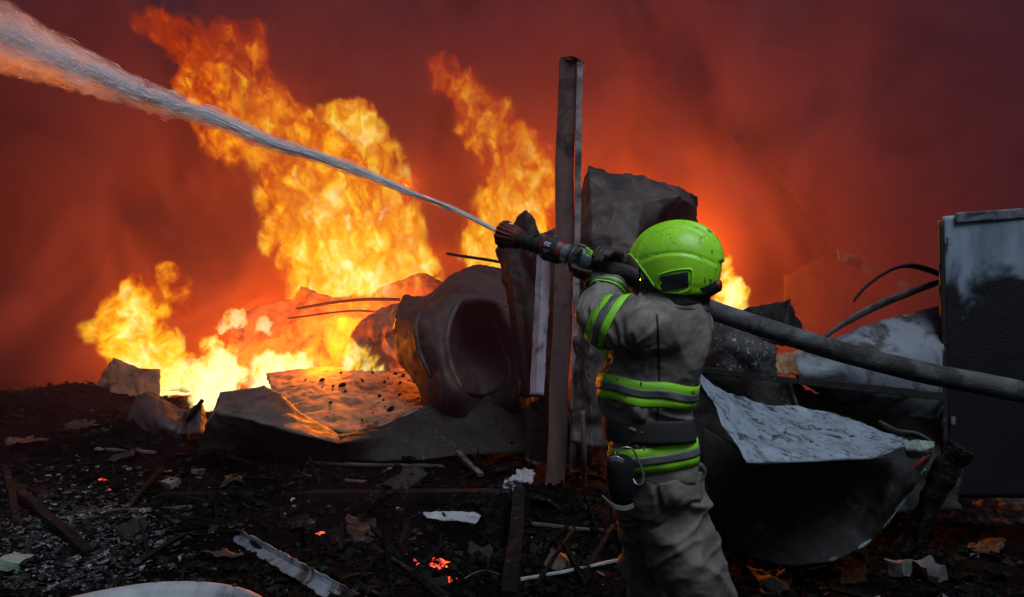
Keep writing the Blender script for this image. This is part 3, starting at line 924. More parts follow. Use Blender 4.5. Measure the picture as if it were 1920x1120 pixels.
# ------------------------------------------------------------------ wreckage in the smoke, right
for k, (a, b, w, lab) in enumerate([
    ((1380, 255, 13.0), (1600, 520, 12.6), 0.10, 'long fallen rafter slanting down through the smoke right of the crumpled sheet'),
    ((1440, 300, 13.2), (1720, 560, 12.8), 0.09, 'second fallen rafter lost in the smoke above the curved strips'),
    ((1560, 300, 13.6), (1790, 600, 13.2), 0.08, 'faint rafter nearest the tall blistered cabinet'),
    ((1095, 128, 13.0), (1330, 300, 13.4), 0.06, 'thin purlin sloping down from the top of the steel post'),
    ((1140, 60, 13.2), (1420, -30, 13.4), 0.10, 'roof beam crossing the smoke at the top of the frame')]):
    beam('fallen_rafter', a, b, w, 0.12, M['burnt_dark'], lab, 'rafter', group='roof timbers hanging in the smoke', nseg=20, wob=0.012, seed=k)
sheet('wall_remnant', [[(1470, 520, 13.6), (1540, 480, 13.6), (1585, 515, 13.6), (1600, 560, 13.6)], [(1470, 690, 13.6), (1540, 690, 13.6), (1585, 690, 13.6), (1610, 690, 13.6)]],
      M['wall'], 'pale broken gable of wall standing in orange smoke', 'wall', sub=8, amp=0.03, thick=0.1, rag=0.03, seed=18)
sheet('hanging_panel', [[(1568, 470, 11.6), (1598, 478, 11.6), (1634, 497, 11.6)], [(1573, 488, 11.6), (1602, 500, 11.6), (1636, 515, 11.6)]], M['zinc_pale'],
      'small pale panel hanging in smoke above the curved strips', 'metal sheet', sub=5, amp=0.02, seed=19)
sheet('hanging_panel', [[(1680, 530, 11.4), (1700, 528, 11.4)], [(1690, 552, 11.4), (1712, 548, 11.4)]], M['zinc_pale'],
      'tiny pale scrap between the two curved strips', 'metal sheet', sub=5, amp=0.01, seed=20)

def strip(name, pts, w, mat, label, cat, seed=0, tw=0.0):
    c = catmull([P(*p) for p in pts], 10)
    V, Fc = [], []
    for i, p in enumerate(c):
        d = (c[min(i + 1, len(c) - 1)] - c[max(i - 1, 0)]).normalized()
        tt = i / (len(c) - 1)
        s = Vector((0, -0.6, 0.8)); s = (s - d * s.dot(d)).normalized(); u = d.cross(s)
        a = tw * math.sin(tt * 3.0)
        s2 = s * math.cos(a) + u * math.sin(a)
        ww = w * (0.75 + 0.25 * math.sin(tt * math.pi)) * (1 + 0.15 * mnoise.noise(p * 12))
        for k in (-1, -0.4, 0.4, 1):
            V.append(tuple(p + s2 * (k * ww / 2) + u * (0.012 * (1 - k * k))))
    Fc = [(i * 4 + j, i * 4 + j + 1, (i + 1) * 4 + j + 1, (i + 1) * 4 + j) for i in range(len(c) - 1) for j in range(3)]
    o = mesh_obj(name, V, Fc, mat)
    md = o.modifiers.new('thickness', 'SOLIDIFY'); md.thickness = 0.008; md.offset = 0
    return tag(o, label, cat)
strip('curved_strip', [(1600, 562, 4.9), (1625, 535, 5.0), (1665, 508, 5.1), (1700, 498, 5.15), (1735, 504, 5.2), (1775, 520, 5.2)], 0.055, M['burnt_dark'], 'upper curved metal strip ending in mid air beside the cabinet', 'metal strip', tw=0.5)
strip('curved_strip', [(1540, 636, 4.8), (1580, 608, 4.9), (1630, 580, 5.0), (1680, 558, 5.1), (1720, 543, 5.2), (1775, 524, 5.25)], 0.06, M['burnt_pale'], 'lower curved metal strip running from the curved sheet up to the cabinet', 'metal strip', seed=3, tw=-0.3)

# tall cabinet
t = empty('tall_cabinet', P(1850, 905, 5.0), 'tall steel cabinet with blistered black paint below bare grey metal at right edge', 'cabinet')
c0, c1 = P(1768, 900, 5.0), P(1768, 414, 5.0)
zt, zb = c1.z, P(1768, 905, 5.0).z - 0.1
x0 = c0.x; x1 = x0 + 1.5
def panel_grid(name, f, nu, nv, mat, parent, thick=0.01, amp=0.012, seed=0):
    V = []
    for i in range(nu + 1):
        for j in range(nv + 1):
            p = Vector(f(i / nu, j / nv))
            V.append(tuple(p + Vector((0, -1, 0)) * amp * mnoise.noise(p * 2.3 + Vector((seed, 0, 0)))))
    Fc = [(i * (nv + 1) + j, (i + 1) * (nv + 1) + j, (i + 1) * (nv + 1) + j + 1, i * (nv + 1) + j + 1) for i in range(nu) for j in range(nv)]
    o = mesh_obj(name, V, Fc, mat, parent)
    md = o.modifiers.new('thickness', 'SOLIDIFY'); md.thickness = thick; md.offset = 0
    return o
panel_grid('front_panel', lambda u, v: (x0 + 0.03 + u * 1.47, 5.0 - 0.03 * math.sin(u * 2), zb + v * (zt + 0.03 + 0.09 * u - zb)), 60, 60, M['cabinet'], t)
panel_grid('side_panel', lambda u, v: (x0 + 0.32 * u, 5.0 + u * 0.5, zb + v * (zt - zb)), 12, 40, M['cabinet'], t, amp=0.004)
panel_grid('corner_post', lambda u, v: (x0 - 0.005 + 0.03 * u, 4.985, zb + v * (zt - zb - 0.01)), 3, 40, M['burnt_dark'], t, amp=0.003, thick=0.02)
panel_grid('top_strip', lambda u, v: (x0 + 0.10 + u * 1.4, 4.975, zt - 0.02 + 0.095 * u + v * 0.07), 40, 6, M['zinc_pale'], t, amp=0.006)
panel_grid('back_panel', lambda u, v: (x0 + 0.32 + u * 1.3, 5.5, zb + v * (zt - zb)), 20, 20, M['burnt_dark'], t)
for k in range(2):
    beam('hinge', Vector((x0 + 0.05, 4.965, zt - 0.12 - k * 1.2)), Vector((x0 + 0.05, 4.965, zt - 0.17 - k * 1.2)), 0.03, 0.02, M['steel_pale'], parent=t, nseg=3, wob=0.001)

sheet('crusted_panel', [[(1300, 600, 4.8), (1330, 600, 4.7), (1370, 612, 4.6), (1412, 632, 4.55), (1454, 655, 4.6)],
                        [(1300, 640, 4.7), (1330, 640, 4.6), (1370, 645, 4.5), (1412, 660, 4.45), (1452, 668, 4.5)],
                        [(1300, 702, 4.7), (1330, 700, 4.6), (1370, 702, 4.5), (1412, 706, 4.5), (1458, 710, 4.5)]],
      surf('crusted_char', (0.04, 0.037, 0.037), (0.018, 0.017, 0.018), (0.6, 0.9), 0.1, 4, ash=1.0, bump=0.9, seed=31, ash_col=(0.5, 0.5, 0.52), ash_scale=26),
      'black panel with pale crusted upper edge right behind the shoulder', 'panel', sub=10, curved=True, amp=0.02, thick=0.04)
sheet('folded_corner', [[(1385, 583, 5.6), (1440, 570, 5.5), (1481, 560, 5.4), (1492, 585, 5.6), (1506, 622, 5.8)],
                        [(1385, 640, 5.5), (1430, 640, 5.4), (1470, 650, 5.3), (1490, 650, 5.6), (1508, 650, 5.8)]], M['burnt_dark'],
      'dark triangular folded sheet just above the hose', 'metal sheet', sub=8, amp=0.02, seed=22)
sheet('bowed_sheet', [[(1487, 668, 4.75), (1530, 650, 4.85), (1580, 628, 5.0), (1640, 606, 5.1), (1700, 590, 5.2), (1768, 574, 5.3)],
                      [(1497, 692, 4.6), (1530, 688, 4.65), (1580, 680, 4.7), (1640, 670, 4.8), (1700, 660, 4.85), (1768, 655, 4.95)],
                      [(1508, 715, 4.65), (1540, 718, 4.65), (1580, 722, 4.7), (1640, 727, 4.75), (1700, 733, 4.8), (1768, 740, 4.9)],
                      [(1512, 722, 4.85), (1545, 742, 4.85), (1590, 760, 4.9), (1640, 772, 4.9), (1700, 780, 4.9), (1768, 786, 5.0)]], M['zinc_pale'],
      'large bowed pale grey sheet under the hose beside the cabinet', 'metal sheet', sub=10, curved=True, amp=0.008, freq=2, seed=23)
sheet('burning_scrap', [[(1452, 665, 5.2), (1480, 660, 5.2), (1505, 655, 5.3)], [(1455, 705, 5.1), (1480, 700, 5.1), (1510, 705, 5.2)]], M['rustlit'],
      'orange lit scrap seen through the gap beside the bowed sheet', 'metal sheet', sub=6, amp=0.03, seed=24)
beam('angle_rail', (1290, 690, 4.45), (1500, 716, 4.5), 0.03, 0.035, M['burnt_dark'], 'dark rail behind the firefighter, left half of the long rail', 'rail', seed=2)
beam('angle_rail', (1495, 714, 4.48), (1766, 742, 4.7), 0.035, 0.05, M['burnt_dark'], 'dark rail running along the foot of the bowed sheet to the cabinet', 'rail', seed=3)
beam('support_strut', (1481, 715, 4.55), (1496, 768, 4.55), 0.03, 0.02, M['steel'], 'short upright strut hanging under the long rail', 'strut')
rod('thin_wire', [(1458, 672, 4.5), (1466, 690, 4.45), (1474, 705, 4.45)], 0.004, M['steel_pale'], 'pale twisted wire hanging beside the crusted panel', 'wire')
sheet('blackened_sheet', [[(1290, 684, 4.75), (1400, 700, 4.75), (1500, 722, 4.85), (1620, 752, 5.1)], [(1300, 800, 4.6), (1400, 800, 4.6), (1500, 800, 4.7), (1620, 800, 4.9)],
                     [(1300, 900, 4.6), (1400, 900, 4.6), (1500, 900, 4.7), (1620, 900, 4.9)]], M['burnt_dark'],
      'blackened sheet standing behind the pale frosted sheet', 'metal sheet', sub=8, amp=0.04, seed=25)  # top edge raised so the gap above the rail stays black
sheet('dark_backing', [[(1480, 735, 5.3), (1700, 770, 5.3), (1800, 770, 5.4)], [(1560, 860, 4.9), (1700, 860, 4.9), (1800, 870, 4.95)], [(1600, 960, 4.7), (1700, 960, 4.75), (1800, 960, 4.8)]],
      M['burnt_dark'], 'added black sheet darkening the gap between the tub and the cabinet', 'metal sheet', sub=8, amp=0.05, seed=26)  # added to hide the lit ground and make this gap dark

# pale frosted sheet lying over the black tub
def lerp3(a, b, f): return tuple(x + (y - x) * f for x, y in zip(a, b))
r0 = [(1302, 690, 4.0), (1342, 727, 4.15), (1395, 748, 4.3), (1455, 762, 4.45), (1520, 765, 4.5), (1600, 790, 4.45), (1703, 827, 4.25)]
r2 = [(1398, 867, 3.55), (1440, 868, 3.56), (1490, 866, 3.6), (1540, 864, 3.65), (1590, 861, 3.75), (1642, 857, 3.85), (1706, 831, 4.2)]
r1 = [lerp3(a, b, 0.5) for a, b in zip(r0, r2)]
r1[2] = (r1[2][0], r1[2][1] - 4, r1[2][2]); r1[5] = (r1[5][0], r1[5][1] + 5, r1[5][2])
ms = surf('frosted_sheet', (0.25, 0.31, 0.385), (0.16, 0.205, 0.26), (0.4, 0.65), 0.1, 3, soot=0.33, ash=0.8, bump=0.4, bscale=50, seed=40, ash_col=(0.5, 0.56, 0.62), ash_scale=70, soot_scale=13, soot_col=(0.022, 0.025, 0.03))
t = empty('frosted_sheet', P(1500, 866, 3.6), 'pale blue grey sheet with flaking soot lying tilted right of the firefighter', 'metal sheet')
frost = sheet('sheet_panel', [r0, r1, r2], ms, parent=t, sub=12, curved=True, amp=0.012, freq=4, seed=27, rag=0.004)
V, Fc = tube_geo(catmull([P(*q_) for q_ in r2], 8), 0.006, 8, 0.1)
mesh_obj('folded_edge', V, Fc, M['zinc_pale'], t)
surface_rod('seam', frost, [(1545, 808), (1590, 832), (1632, 852)], 0.004, M['burnt_dark'], t, off=0.001)
sheet('green_fragment', [[(1692, 829, 4.15), (1722, 824, 4.12), (1754, 828, 4.15)], [(1698, 845, 4.12), (1722, 845, 4.06), (1752, 838, 4.1)], [(1701, 859, 4.15), (1722, 857, 4.12), (1745, 850, 4.15)]],
      M['green_bit'], 'pale green torn fragment at the right tip of the frosted sheet', 'scrap', sub=5, amp=0.012, seed=28, rag=0.008)
strip('curled_trim', [(1650, 792, 4.4), (1680, 808, 4.3), (1715, 814, 4.25), (1740, 826, 4.2), (1752, 836, 4.15)], 0.04, M['burnt_pale'], 'thin curled trim above the green fragment', 'metal strip')

t = empty('black_tub', G(1520, 1062), 'blackened round bottomed tub with bright bent rim under the frosted sheet', 'tub')
tub = [[(1318, 800, 4.5), (1400, 850, 4.45), (1480, 862, 4.4), (1560, 862, 4.4), (1640, 858, 4.4), (1700, 850, 4.4), (1752, 846, 4.4)],
       [(1320, 920, 4.4), (1395, 920, 4.35), (1475, 920, 4.3), (1555, 920, 4.3), (1625, 915, 4.3), (1680, 900, 4.25), (1735, 880, 4.4)],
       [(1330, 980, 4.4), (1400, 985, 4.3), (1480, 990, 4.25), (1555, 985, 4.25), (1615, 970, 4.27), (1665, 945, 4.2), (1710, 915, 4.35)],
       [(1345, 1028, 4.45), (1410, 1046, 4.25), (1485, 1060, 4.15), (1552, 1052, 4.15), (1610, 1028, 4.2), (1655, 990, 4.28), (1690, 945, 4.38)]]
sheet('tub_wall', tub, M['black_tub'], parent=t, sub=10, curved=True, amp=0.015, freq=3, seed=29, rag=0.006)
V, Fc = tube_geo(catmull([P(*q_) for q_ in tub[3][3:]] + [P(1712, 905, 4.4), P(1735, 880, 4.4)], 8), [0.007 + 0.005 * math.sin(k * .8) for k in range(41)], 8, 0.4)
mesh_obj('bright_rim', V, Fc, M['zinc_pale'], t)
rod('red_handle', [(1712, 878, 4.35), (1726, 866, 4.33), (1740, 852, 4.32)], 0.012, M['red_bit'], parent=t)

def log(a, b, r0_, r1_, name, label, seed):
    c = [a.lerp(b, k / 26) + mnoise.noise_vector(a.lerp(b, k / 26) * 3) * 0.04 for k in range(27)]
    rr = [(r0_ + (r1_ - r0_) * k / 26) * (1 + 0.25 * mnoise.noise(Vector((k * 0.4, seed, 0)))) for k in range(27)]
    V, Fc = tube_geo(c, rr, 20, 0.5, seed=seed)
    o = mesh_obj(name, V, Fc, M['char'], smooth=False)
    tag(o, label, 'log')
log(P(1798, 838, 4.45), G(1690, 1040, 0.03), 0.075, 0.05, 'charred_log', 'thick charred log leaning against the black tub', 3)
sheet('ash_heap', [[G(1700, 910, .03), G(1790, 895, .12), G(1870, 905, .1), G(1960, 915, .05)], [G(1700, 940, .02), G(1790, 930, .12), G(1870, 940, .1), G(1960, 950, .05)],
                   [G(1700, 980, -.02), G(1790, 980, .03), G(1870, 985, .02), G(1960, 990, -.02)]],
      surf('grey_ash_heap', (0.10, 0.11, 0.13), (0.03, 0.03, 0.035), (0.8, 0.95), 0, 6, soot=0.45, ash=0.8, bump=0.9, seed=44), 'low ridge of grey ash beside the charred log', 'ash heap', sub=10, curved=True, amp=0.03, freq=7, thick=0.02)

# ------------------------------------------------------------------ things lying in the foreground
def gbeam(name, a, b, w, h, mat, label, cat='timber', da=0.02, db=0.02, seed=0):
    beam(name, G(a[0], a[1], da), G(b[0], b[1], db), w, h, mat, label, cat, seed=seed)
gbeam('charred_plank', (18, 905), (168, 1038), 0.07, 0.05, M['char'], 'charred plank slanting down across the ash at bottom left', 'plank', 0.08, 0.04, 1)
gbeam('charred_plank', (12, 885), (34, 985), 0.05, 0.05, M['char'], 'short upright charred plank at the far left edge', 'plank', 0.10, 0.03, 2)
gbeam('ashen_lath', (125, 962), (362, 951), 0.03, 0.02, M['ashwood'], 'pale edged lath lying level on the left rubble', 'lath', 0.02, 0.04, 3)
gbeam('ashen_lath', (240, 948), (302, 880), 0.035, 0.03, M['char'], 'charred lath leaning up behind the pale edged lath', 'lath', 0.02, 0.10, 4)
gbeam('ashen_lath', (180, 842), (292, 849), 0.07, 0.02, M['ashwood'], 'grey flat lath lying below the humped sheet', 'lath', 0.03, 0.03, 5)
gbeam('ashen_lath', (575, 868), (832, 874), 0.05, 0.02, M['burnt_pale'], 'long thin strip lying under the folded sheet', 'lath', 0.03, 0.03, 6)
gbeam('ashen_lath', (575, 893), (690, 905), 0.03, 0.02, M['steel'], 'short strip just below the long thin strip', 'lath', 0.02, 0.02, 7)
gbeam('charred_plank', (858, 848), (902, 892), 0.05, 0.03, M['ashwood'], 'short grey edged plank pointing at the torn white scrap', 'plank', 0.1, 0.03, 8)
gbeam('charred_beam', (300, 935), (960, 930), 0.12, 0.10, M['char'], 'long black beam lying across the middle rubble', 'beam', 0.03, 0.03, 9)
beam('charred_stake', G(975, 935, 0.05) + Vector((0, 0, 0.05)), G(955, 1125, 0.02), 0.09, 0.08, M['char'], 'black square timber pointing at the camera below the torn scrap', 'timber', seed=10)
gbeam('charred_stick', (716, 1036), (838, 1120), 0.03, 0.03, M['char'], 'thin charred stick beside the glowing embers', 'stick', 0.06, 0.03, 11)
gbeam('charred_stick', (1075, 990), (1003, 1102), 0.02, 0.02, M['char'], 'thin black stick crossing the white stick near the bottom', 'stick', 0.12, 0.05, 12)
gbeam('charred_stick', (1150, 985), (1098, 1070), 0.03, 0.03, M['char'], 'black stick leaning beside the firefighter\'s leg', 'stick', 0.12, 0.02, 13)
gbeam('white_stick', (978, 1086), (1178, 1046), 0.014, 0.014, M['white_scrap'], 'thin whitish stick lying left of the firefighter\'s leg', 'stick', 0.05, 0.05, 14)
gbeam('bent_lath', (975, 978), (1132, 996), 0.014, 0.02, M['ashwood'], 'thin broken lath in front of the dark square timber', 'lath', 0.05, 0.03, 15)
rod('iron_pipe', [P(1092, 770, 5.6), P(1095, 850, 5.6), G(1096, 930)], 0.02, M['steel'], 'thin iron pipe standing just left of the firefighter', 'pipe')
rod('iron_pipe', [P(1060, 742, 6.3), P(1072, 790, 6.2), P(1082, 830, 6.1)], 0.02, M['steel_pale'], 'pale pipe leaning at the foot of the steel post', 'pipe')
gbeam('iron_angle', (1345, 985), (1365, 1010), 0.03, 0.03, M['steel'], 'short scrap of iron right of the firefighter\'s knee', 'scrap', 0.05, 0.02, 16)

sheet('torn_trim', [[G(446, 993, .10), G(520, 1031, .09), G(605, 1077, .08), G(720, 1140, .07)], [G(450, 1003, .07), G(520, 1043, .06), G(603, 1090, .05), G(705, 1150, .04)],
                    [G(434, 1013, .03), G(500, 1053, .03), G(575, 1100, .03), G(650, 1150, .03)]], M['zinc_pale'],
      'pale torn length of metal trim lying at bottom left of centre', 'metal trim', sub=12, amp=0.008, freq=6, seed=30, rag=0.012)
sheet('white_scrap', [[G(792, 960, .06), G(830, 958, .07), G(870, 960, .07), G(900, 966, .05)], [G(800, 970, .04), G(835, 975, .03), G(868, 978, .04), G(893, 984, .03)]],
      M['white_scrap'], 'pale crescent shaped scrap lying below the long black beam', 'scrap', sub=7, curved=True, amp=0.006, seed=32, rag=0.012)
sheet('torn_cloth', [[G(972, 884, .08), G(990, 880, .1), G(1003, 890, .06)], [G(945, 905, .1), G(968, 900, .12), G(998, 905, .06)], [G(940, 918, .05), G(960, 914, .06), G(985, 912, .03)], [G(945, 928, .02), G(955, 925, .03), G(968, 918, .02)]],
      M['white_scrap'], 'torn white sheet crumpled near the black square timber', 'scrap', sub=6, amp=0.03, freq=9, seed=33, rag=0.02)
sheet('white_scrap', [[G(990, 850, .1), G(1010, 855, .1), G(1018, 865, .08)], [G(985, 862, .05), G(1000, 870, .05), G(1012, 876, .04)]], M['steel_pale'],
      'small pale scrap behind the torn white sheet', 'scrap', sub=6, amp=0.02, freq=9, seed=34, rag=0.02)
# pale block, bottom left corner
def rubble_block(c, s, name, mat, label, cat, seed):
    bm = bmesh.new(); bmesh.ops.create_cube(bm, size=1)
    bmesh.ops.subdivide_edges(bm, edges=bm.edges[:], cuts=5, use_grid_fill=True)
    V = []
    for v_ in bm.verts:
        p = Vector((v_.co.x * s[0], v_.co.y * s[1], v_.co.z * s[2]))
        p += mnoise.noise_vector(p * 12 + Vector((seed, 0, 0))) * min(s) * 0.25
        v_.co = Matrix.Rotation(0.7 + seed, 3, 'Z') @ Matrix.Rotation(0.25, 3, 'X') @ p + c
    Vv = [tuple(v_.co) for v_ in bm.verts]; Ff = [tuple(q_.index for q_ in f_.verts) for f_ in bm.faces]
    bm.free()
    tag(mesh_obj(name, Vv, Ff, mat, smooth=False), label, cat)
rubble_block(G(30, 1055, .05), (0.16, 0.12, 0.07), 'broken_block', M['green_bit'], 'pale greenish broken block in the bottom left corner', 'block', 1)
rubble_block(G(370, 885, .04), (0.09, 0.08, 0.06), 'grey_stone', M['ashwood'], 'small grey stone right of the leaning charred lath', 'stone', 2)
rubble_block(G(1690, 1065, .05), (0.13, 0.1, 0.09), 'grey_stone', M['ashwood'], 'left stone below the charred log', 'stone', 3)
rubble_block(G(1745, 1070, .05), (0.14, 0.1, 0.09), 'grey_stone', M['ashwood'], 'right stone below the charred log', 'stone', 4)
rubble_block(G(320, 905, .03), (0.14, 0.1, 0.05), 'grey_stone', M['ashwood'], 'flat grey stone among ash behind the pale edged lath', 'stone', 5)

# big round tub rim at the bottom edge
t = empty('round_basin', Vector((-1.5, 3.2, 0.0)), 'upturned pale round basin cut by the bottom edge of the picture', 'basin')
cx_, cy_ = P(352, 1085, 3.75).x, 3.75 - 0.62
zr = P(345, 1085, 3.75).z
prof = [(0.62, -0.25), (0.625, -0.08), (0.62, -0.03), (0.60, -0.006), (0.575, 0.0), (0.55, -0.008), (0.53, -0.03), (0.515, -0.08), (0.40, -0.11), (0.2, -0.12), (0.001, -0.12)]
V, Fc = [], []
nn_ = 96
for (rr_, z) in prof:
    for j in range(nn_):
        a = 2 * math.pi * j / nn_
        V.append((cx_ + rr_ * math.cos(a), cy_ + rr_ * math.sin(a), zr + z + 0.006 * mnoise.noise(Vector((math.cos(a) * 2, math.sin(a) * 2, z)))))
Fc = [(i * nn_ + j, i * nn_ + (j + 1) % nn_, (i + 1) * nn_ + (j + 1) % nn_, (i + 1) * nn_ + j) for i in range(len(prof) - 1) for j in range(nn_)]
mesh_obj('basin_shell', V, Fc, surf('chalky_enamel', (0.30, 0.33, 0.36), (0.20, 0.22, 0.25), (0.5, 0.75), 0, 7, soot=0.25, bump=0.25, seed=50), t)
for k in range(3):
    a = 1.1 + k * 0.35
    p = Vector((cx_ + 0.59 * math.cos(a), cy_ + 0.59 * math.sin(a), zr))
    V, Fc = tube_geo([p - Vector((0, 0, .02)), p + Vector((0, 0, .004)), p + Vector((0.0, 0, .006))], [0.012, 0.012, 0.006], 8)
    mesh_obj('rivet', V, Fc, M['burnt_dark'], t)

# embers
def embers(spots, label, seed):
    r = random.Random(seed)
    parts = []
    for (px, py) in spots:
        g = G(px, py, 0.012)
        s = 0.012 + 0.016 * r.random()
        bm = bmesh.new(); bmesh.ops.create_icosphere(bm, subdivisions=2, radius=1)
        Vv = [tuple(Vector((v_.co.x * s * 1.5, v_.co.y * s, v_.co.z * s * 0.8)) * (0.8 + 0.4 * r.random()) + g) for v_ in bm.verts]
        Ff = [tuple(q_.index for q_ in f_.verts) for f_ in bm.faces]; bm.free()
        parts.append((Vv, Ff))
    t = empty('ember_pile', G(*spots[0]), label, 'embers')
    for V_, F_ in parts: mesh_obj('ember', V_, F_, M['ember'], t, smooth=False)
embers([(786, 1060), (797, 1056), (792, 1066), (810, 1062), (825, 1052), (834, 1057), (748 + 60, 1050), (780, 1050), (820, 1064), (838, 1064)], 'largest pile of glowing red embers near the bottom centre', 1)
embers([(830, 1090), (838, 1092), (845, 1088)], 'small embers just below the largest glowing pile', 2)
embers([(597, 1003), (602, 1000)], 'lone pair of embers above the torn trim', 3)
embers([(190, 900), (196, 902), (203, 921)], 'red embers on the left rubble beside a pale flake', 4)
embers([(716, 824), (730, 822), (705, 826)], 'glowing edge embers under the folded sheet', 5)

# crumpled scraps half buried in the rubble
rs_ = random.Random(41)
for k, (px, py, w_, mt_, lab) in enumerate([
    (60, 830, .20, 'burnt', 'brown crumpled scrap high on the rubble mound at far left'), (150, 800, .16, 'burnt_dark', 'black scrap on the rubble left of the humped sheet'),
    (230, 860, .12, 'burnt_dark', 'small black scrap just below the grey flat lath'), (90, 930, .14, 'char', 'black scrap behind the slanting charred plank'),
    (250, 1000, .13, 'burnt_dark', 'black scrap in the ash right of the slanting charred plank'), (330, 980, .10, 'burnt_dark', 'small black scrap under the pale edged lath'),
    (440, 905, .16, 'burnt_dark', 'black scrap in front of the long folded sheet'), (410, 1050, .12, 'burnt', 'brown curled scrap left of the torn metal trim'),
    (560, 985, .15, 'char', 'black scrap between the torn trim and the long beam'), (680, 1000, .17, 'burnt_dark', 'wide black scrap above the glowing embers'),
    (760, 905, .18, 'burnt_dark', 'wide black scrap behind the pale crescent scrap'), (900, 1045, .13, 'burnt_dark', 'black scrap right of the glowing embers'),
    (1030, 950, .14, 'char', 'black scrap right of the black square timber'), (1050, 1060, .12, 'burnt', 'brown scrap just above the white stick'),
    (1450, 1095, .15, 'burnt_dark', 'black scrap below the round bottomed tub'), (1600, 1085, .12, 'char', 'small black scrap left of the grey stones'),
    (1850, 1030, .18, 'burnt_dark', 'black scrap in the bottom right corner below the cabinet')]):
    c_ = G(px, py, 0.02); a_ = rs_.uniform(0, 3.14)
    ux, uy = Vector((math.cos(a_), math.sin(a_), rs_.uniform(-.1, .25))), Vector((-math.sin(a_), math.cos(a_), rs_.uniform(-.1, .35)))
    net = [[c_ + ux * (w_ * (i_ - 1) * rs_.uniform(.7, 1.2)) + uy * (w_ * 0.6 * (j_ - 1) * rs_.uniform(.7, 1.2)) + Vector((0, 0, rs_.uniform(0, .05))) for i_ in range(3)] for j_ in range(3)]
    sheet('buried_scrap', net, M[mt_], lab, 'scrap', sub=4, amp=0.02, freq=8, seed=k, rag=0.02, group='crumpled scraps half buried in the rubble')
for k, (px, py, dx, lab) in enumerate([(330, 935, 60, 'thin burnt wire beside the small grey stones'), (620, 925, 80, 'thin burnt wire below the long thin strip'),
                                       (870, 1085, 70, 'thin pale wire right of the embers at the bottom edge'), (700, 1075, -60, 'thin burnt wire left of the embers'),
                                       (1440, 1030, 90, 'thin burnt wire lying across the foot of the tub')]):
    a_, b_ = G(px, py, .05), G(px + dx, py + rs_.uniform(-15, 15), .03)
    m_ = (a_ + b_) / 2 + Vector((0, 0, rs_.uniform(0.01, .06)))
    rod('burnt_wire', [a_, m_, b_], 0.0035, M['ashwood'] if k == 2 else M['burnt_dark'], lab, 'wire', group='burnt wires on the rubble', n=6)
# ------------------------------------------------------------------ firefighter
def cloth_mat(name, c1, c2, seed=0, rough=0.8, dirt=0.4):
    m, nt, out = new_mat(name)
    obj = nt.new('ShaderNodeNewGeometry').outputs['Position']
    c = nt.mix(nt.smooth(nt.noise(obj, 7, 5, 0.6), 0.3, 0.7), c1, c2)
    ns = nt.noise(nt.vmath('ADD', obj, (seed, 0, 0)), 5, 7, 0.7, 0.6)
    c = nt.mix(nt.math('MULTIPLY', nt.smooth(ns, 0.48, 0.68), dirt), c, (0.025, 0.022, 0.02))
    b = nt.new('ShaderNodeBsdfPrincipled')
    nt.put(b.inputs['Base Color'], c)
    b.inputs['Roughness'].default_value = rough
    b.inputs['Specular IOR Level'].default_value = 0.35
    bp = nt.new('ShaderNodeBump'); bp.inputs['Strength'].default_value = 0.35; bp.inputs['Distance'].default_value = 0.004
    nt.put(bp.inputs['Height'], nt.math('ADD', nt.noise(obj, 34, 5, 0.6), nt.math('MULTIPLY', nt.noise(obj, 420, 2, 0.5), 0.35)))
    nt.l.new(bp.outputs[0], b.inputs['Normal'])
    nt.l.new(b.outputs[0], out.inputs['Surface'])
    return m


M['coat'] = cloth_mat('turnout_cloth', (0.225, 0.208, 0.192), (0.140, 0.129, 0.119), 1, 0.62, 0.45)
M['trouser'] = cloth_mat('trouser_cloth', (0.145, 0.132, 0.122), (0.092, 0.084, 0.077), 2, 0.68, 0.5)
M['black_cloth'] = cloth_mat('black_cloth', (0.022, 0.021, 0.023), (0.014, 0.013, 0.014), 3, 0.8, 0.3)
M['glove'] = cloth_mat('dark_leather', (0.055, 0.035, 0.028), (0.03, 0.022, 0.02), 4, 0.6, 0.4)
M['skin'] = cloth_mat('skin', (0.42, 0.26, 0.2), (0.36, 0.21, 0.16), 5, 0.5, 0.1)
M['hivis'] = surf('fluorescent_yellow', (0.30, 0.80, 0.03), (0.24, 0.66, 0.03), (0.45, 0.65), 0, 12, soot=0.12, bump=0.15, seed=60, soot_scale=11)
M['silver'] = surf('reflective_silver', (0.15, 0.17, 0.17), (0.10, 0.115, 0.115), (0.4, 0.6), 0.2, 12, soot=0.1, bump=0.1, seed=61)
M['rubber'] = surf('black_rubber', (0.02, 0.02, 0.021), (0.012, 0.012, 0.013), (0.45, 0.65), 0, 12, bump=0.15, seed=62)
M['alloy'] = surf('dull_alloy', (0.42, 0.47, 0.52), (0.28, 0.31, 0.35), (0.28, 0.45), 0.85, 14, soot=0.12, bump=0.15, seed=63, soot_scale=9)
M['red_plastic'] = surf('dark_red_rubber', (0.16, 0.022, 0.018), (0.09, 0.014, 0.012), (0.4, 0.6), 0, 12, soot=0.15, bump=0.15, seed=64)
M['black_plastic'] = surf('black_plastic', (0.03, 0.031, 0.035), (0.02, 0.02, 0.023), (0.3, 0.5), 0, 12, bump=0.1, seed=65)
M['print'] = surf('white_print', (0.65, 0.65, 0.67), (0.5, 0.5, 0.52), (0.6, 0.7), 0, 20, bump=0.0, seed=66)
M['hose'] = surf('sooty_hose', (0.115, 0.123, 0.14), (0.057, 0.059, 0.067), (0.6, 0.85), 0, 7, soot=0.42, bump=0.6, bscale=150, seed=67, soot_scale=6)

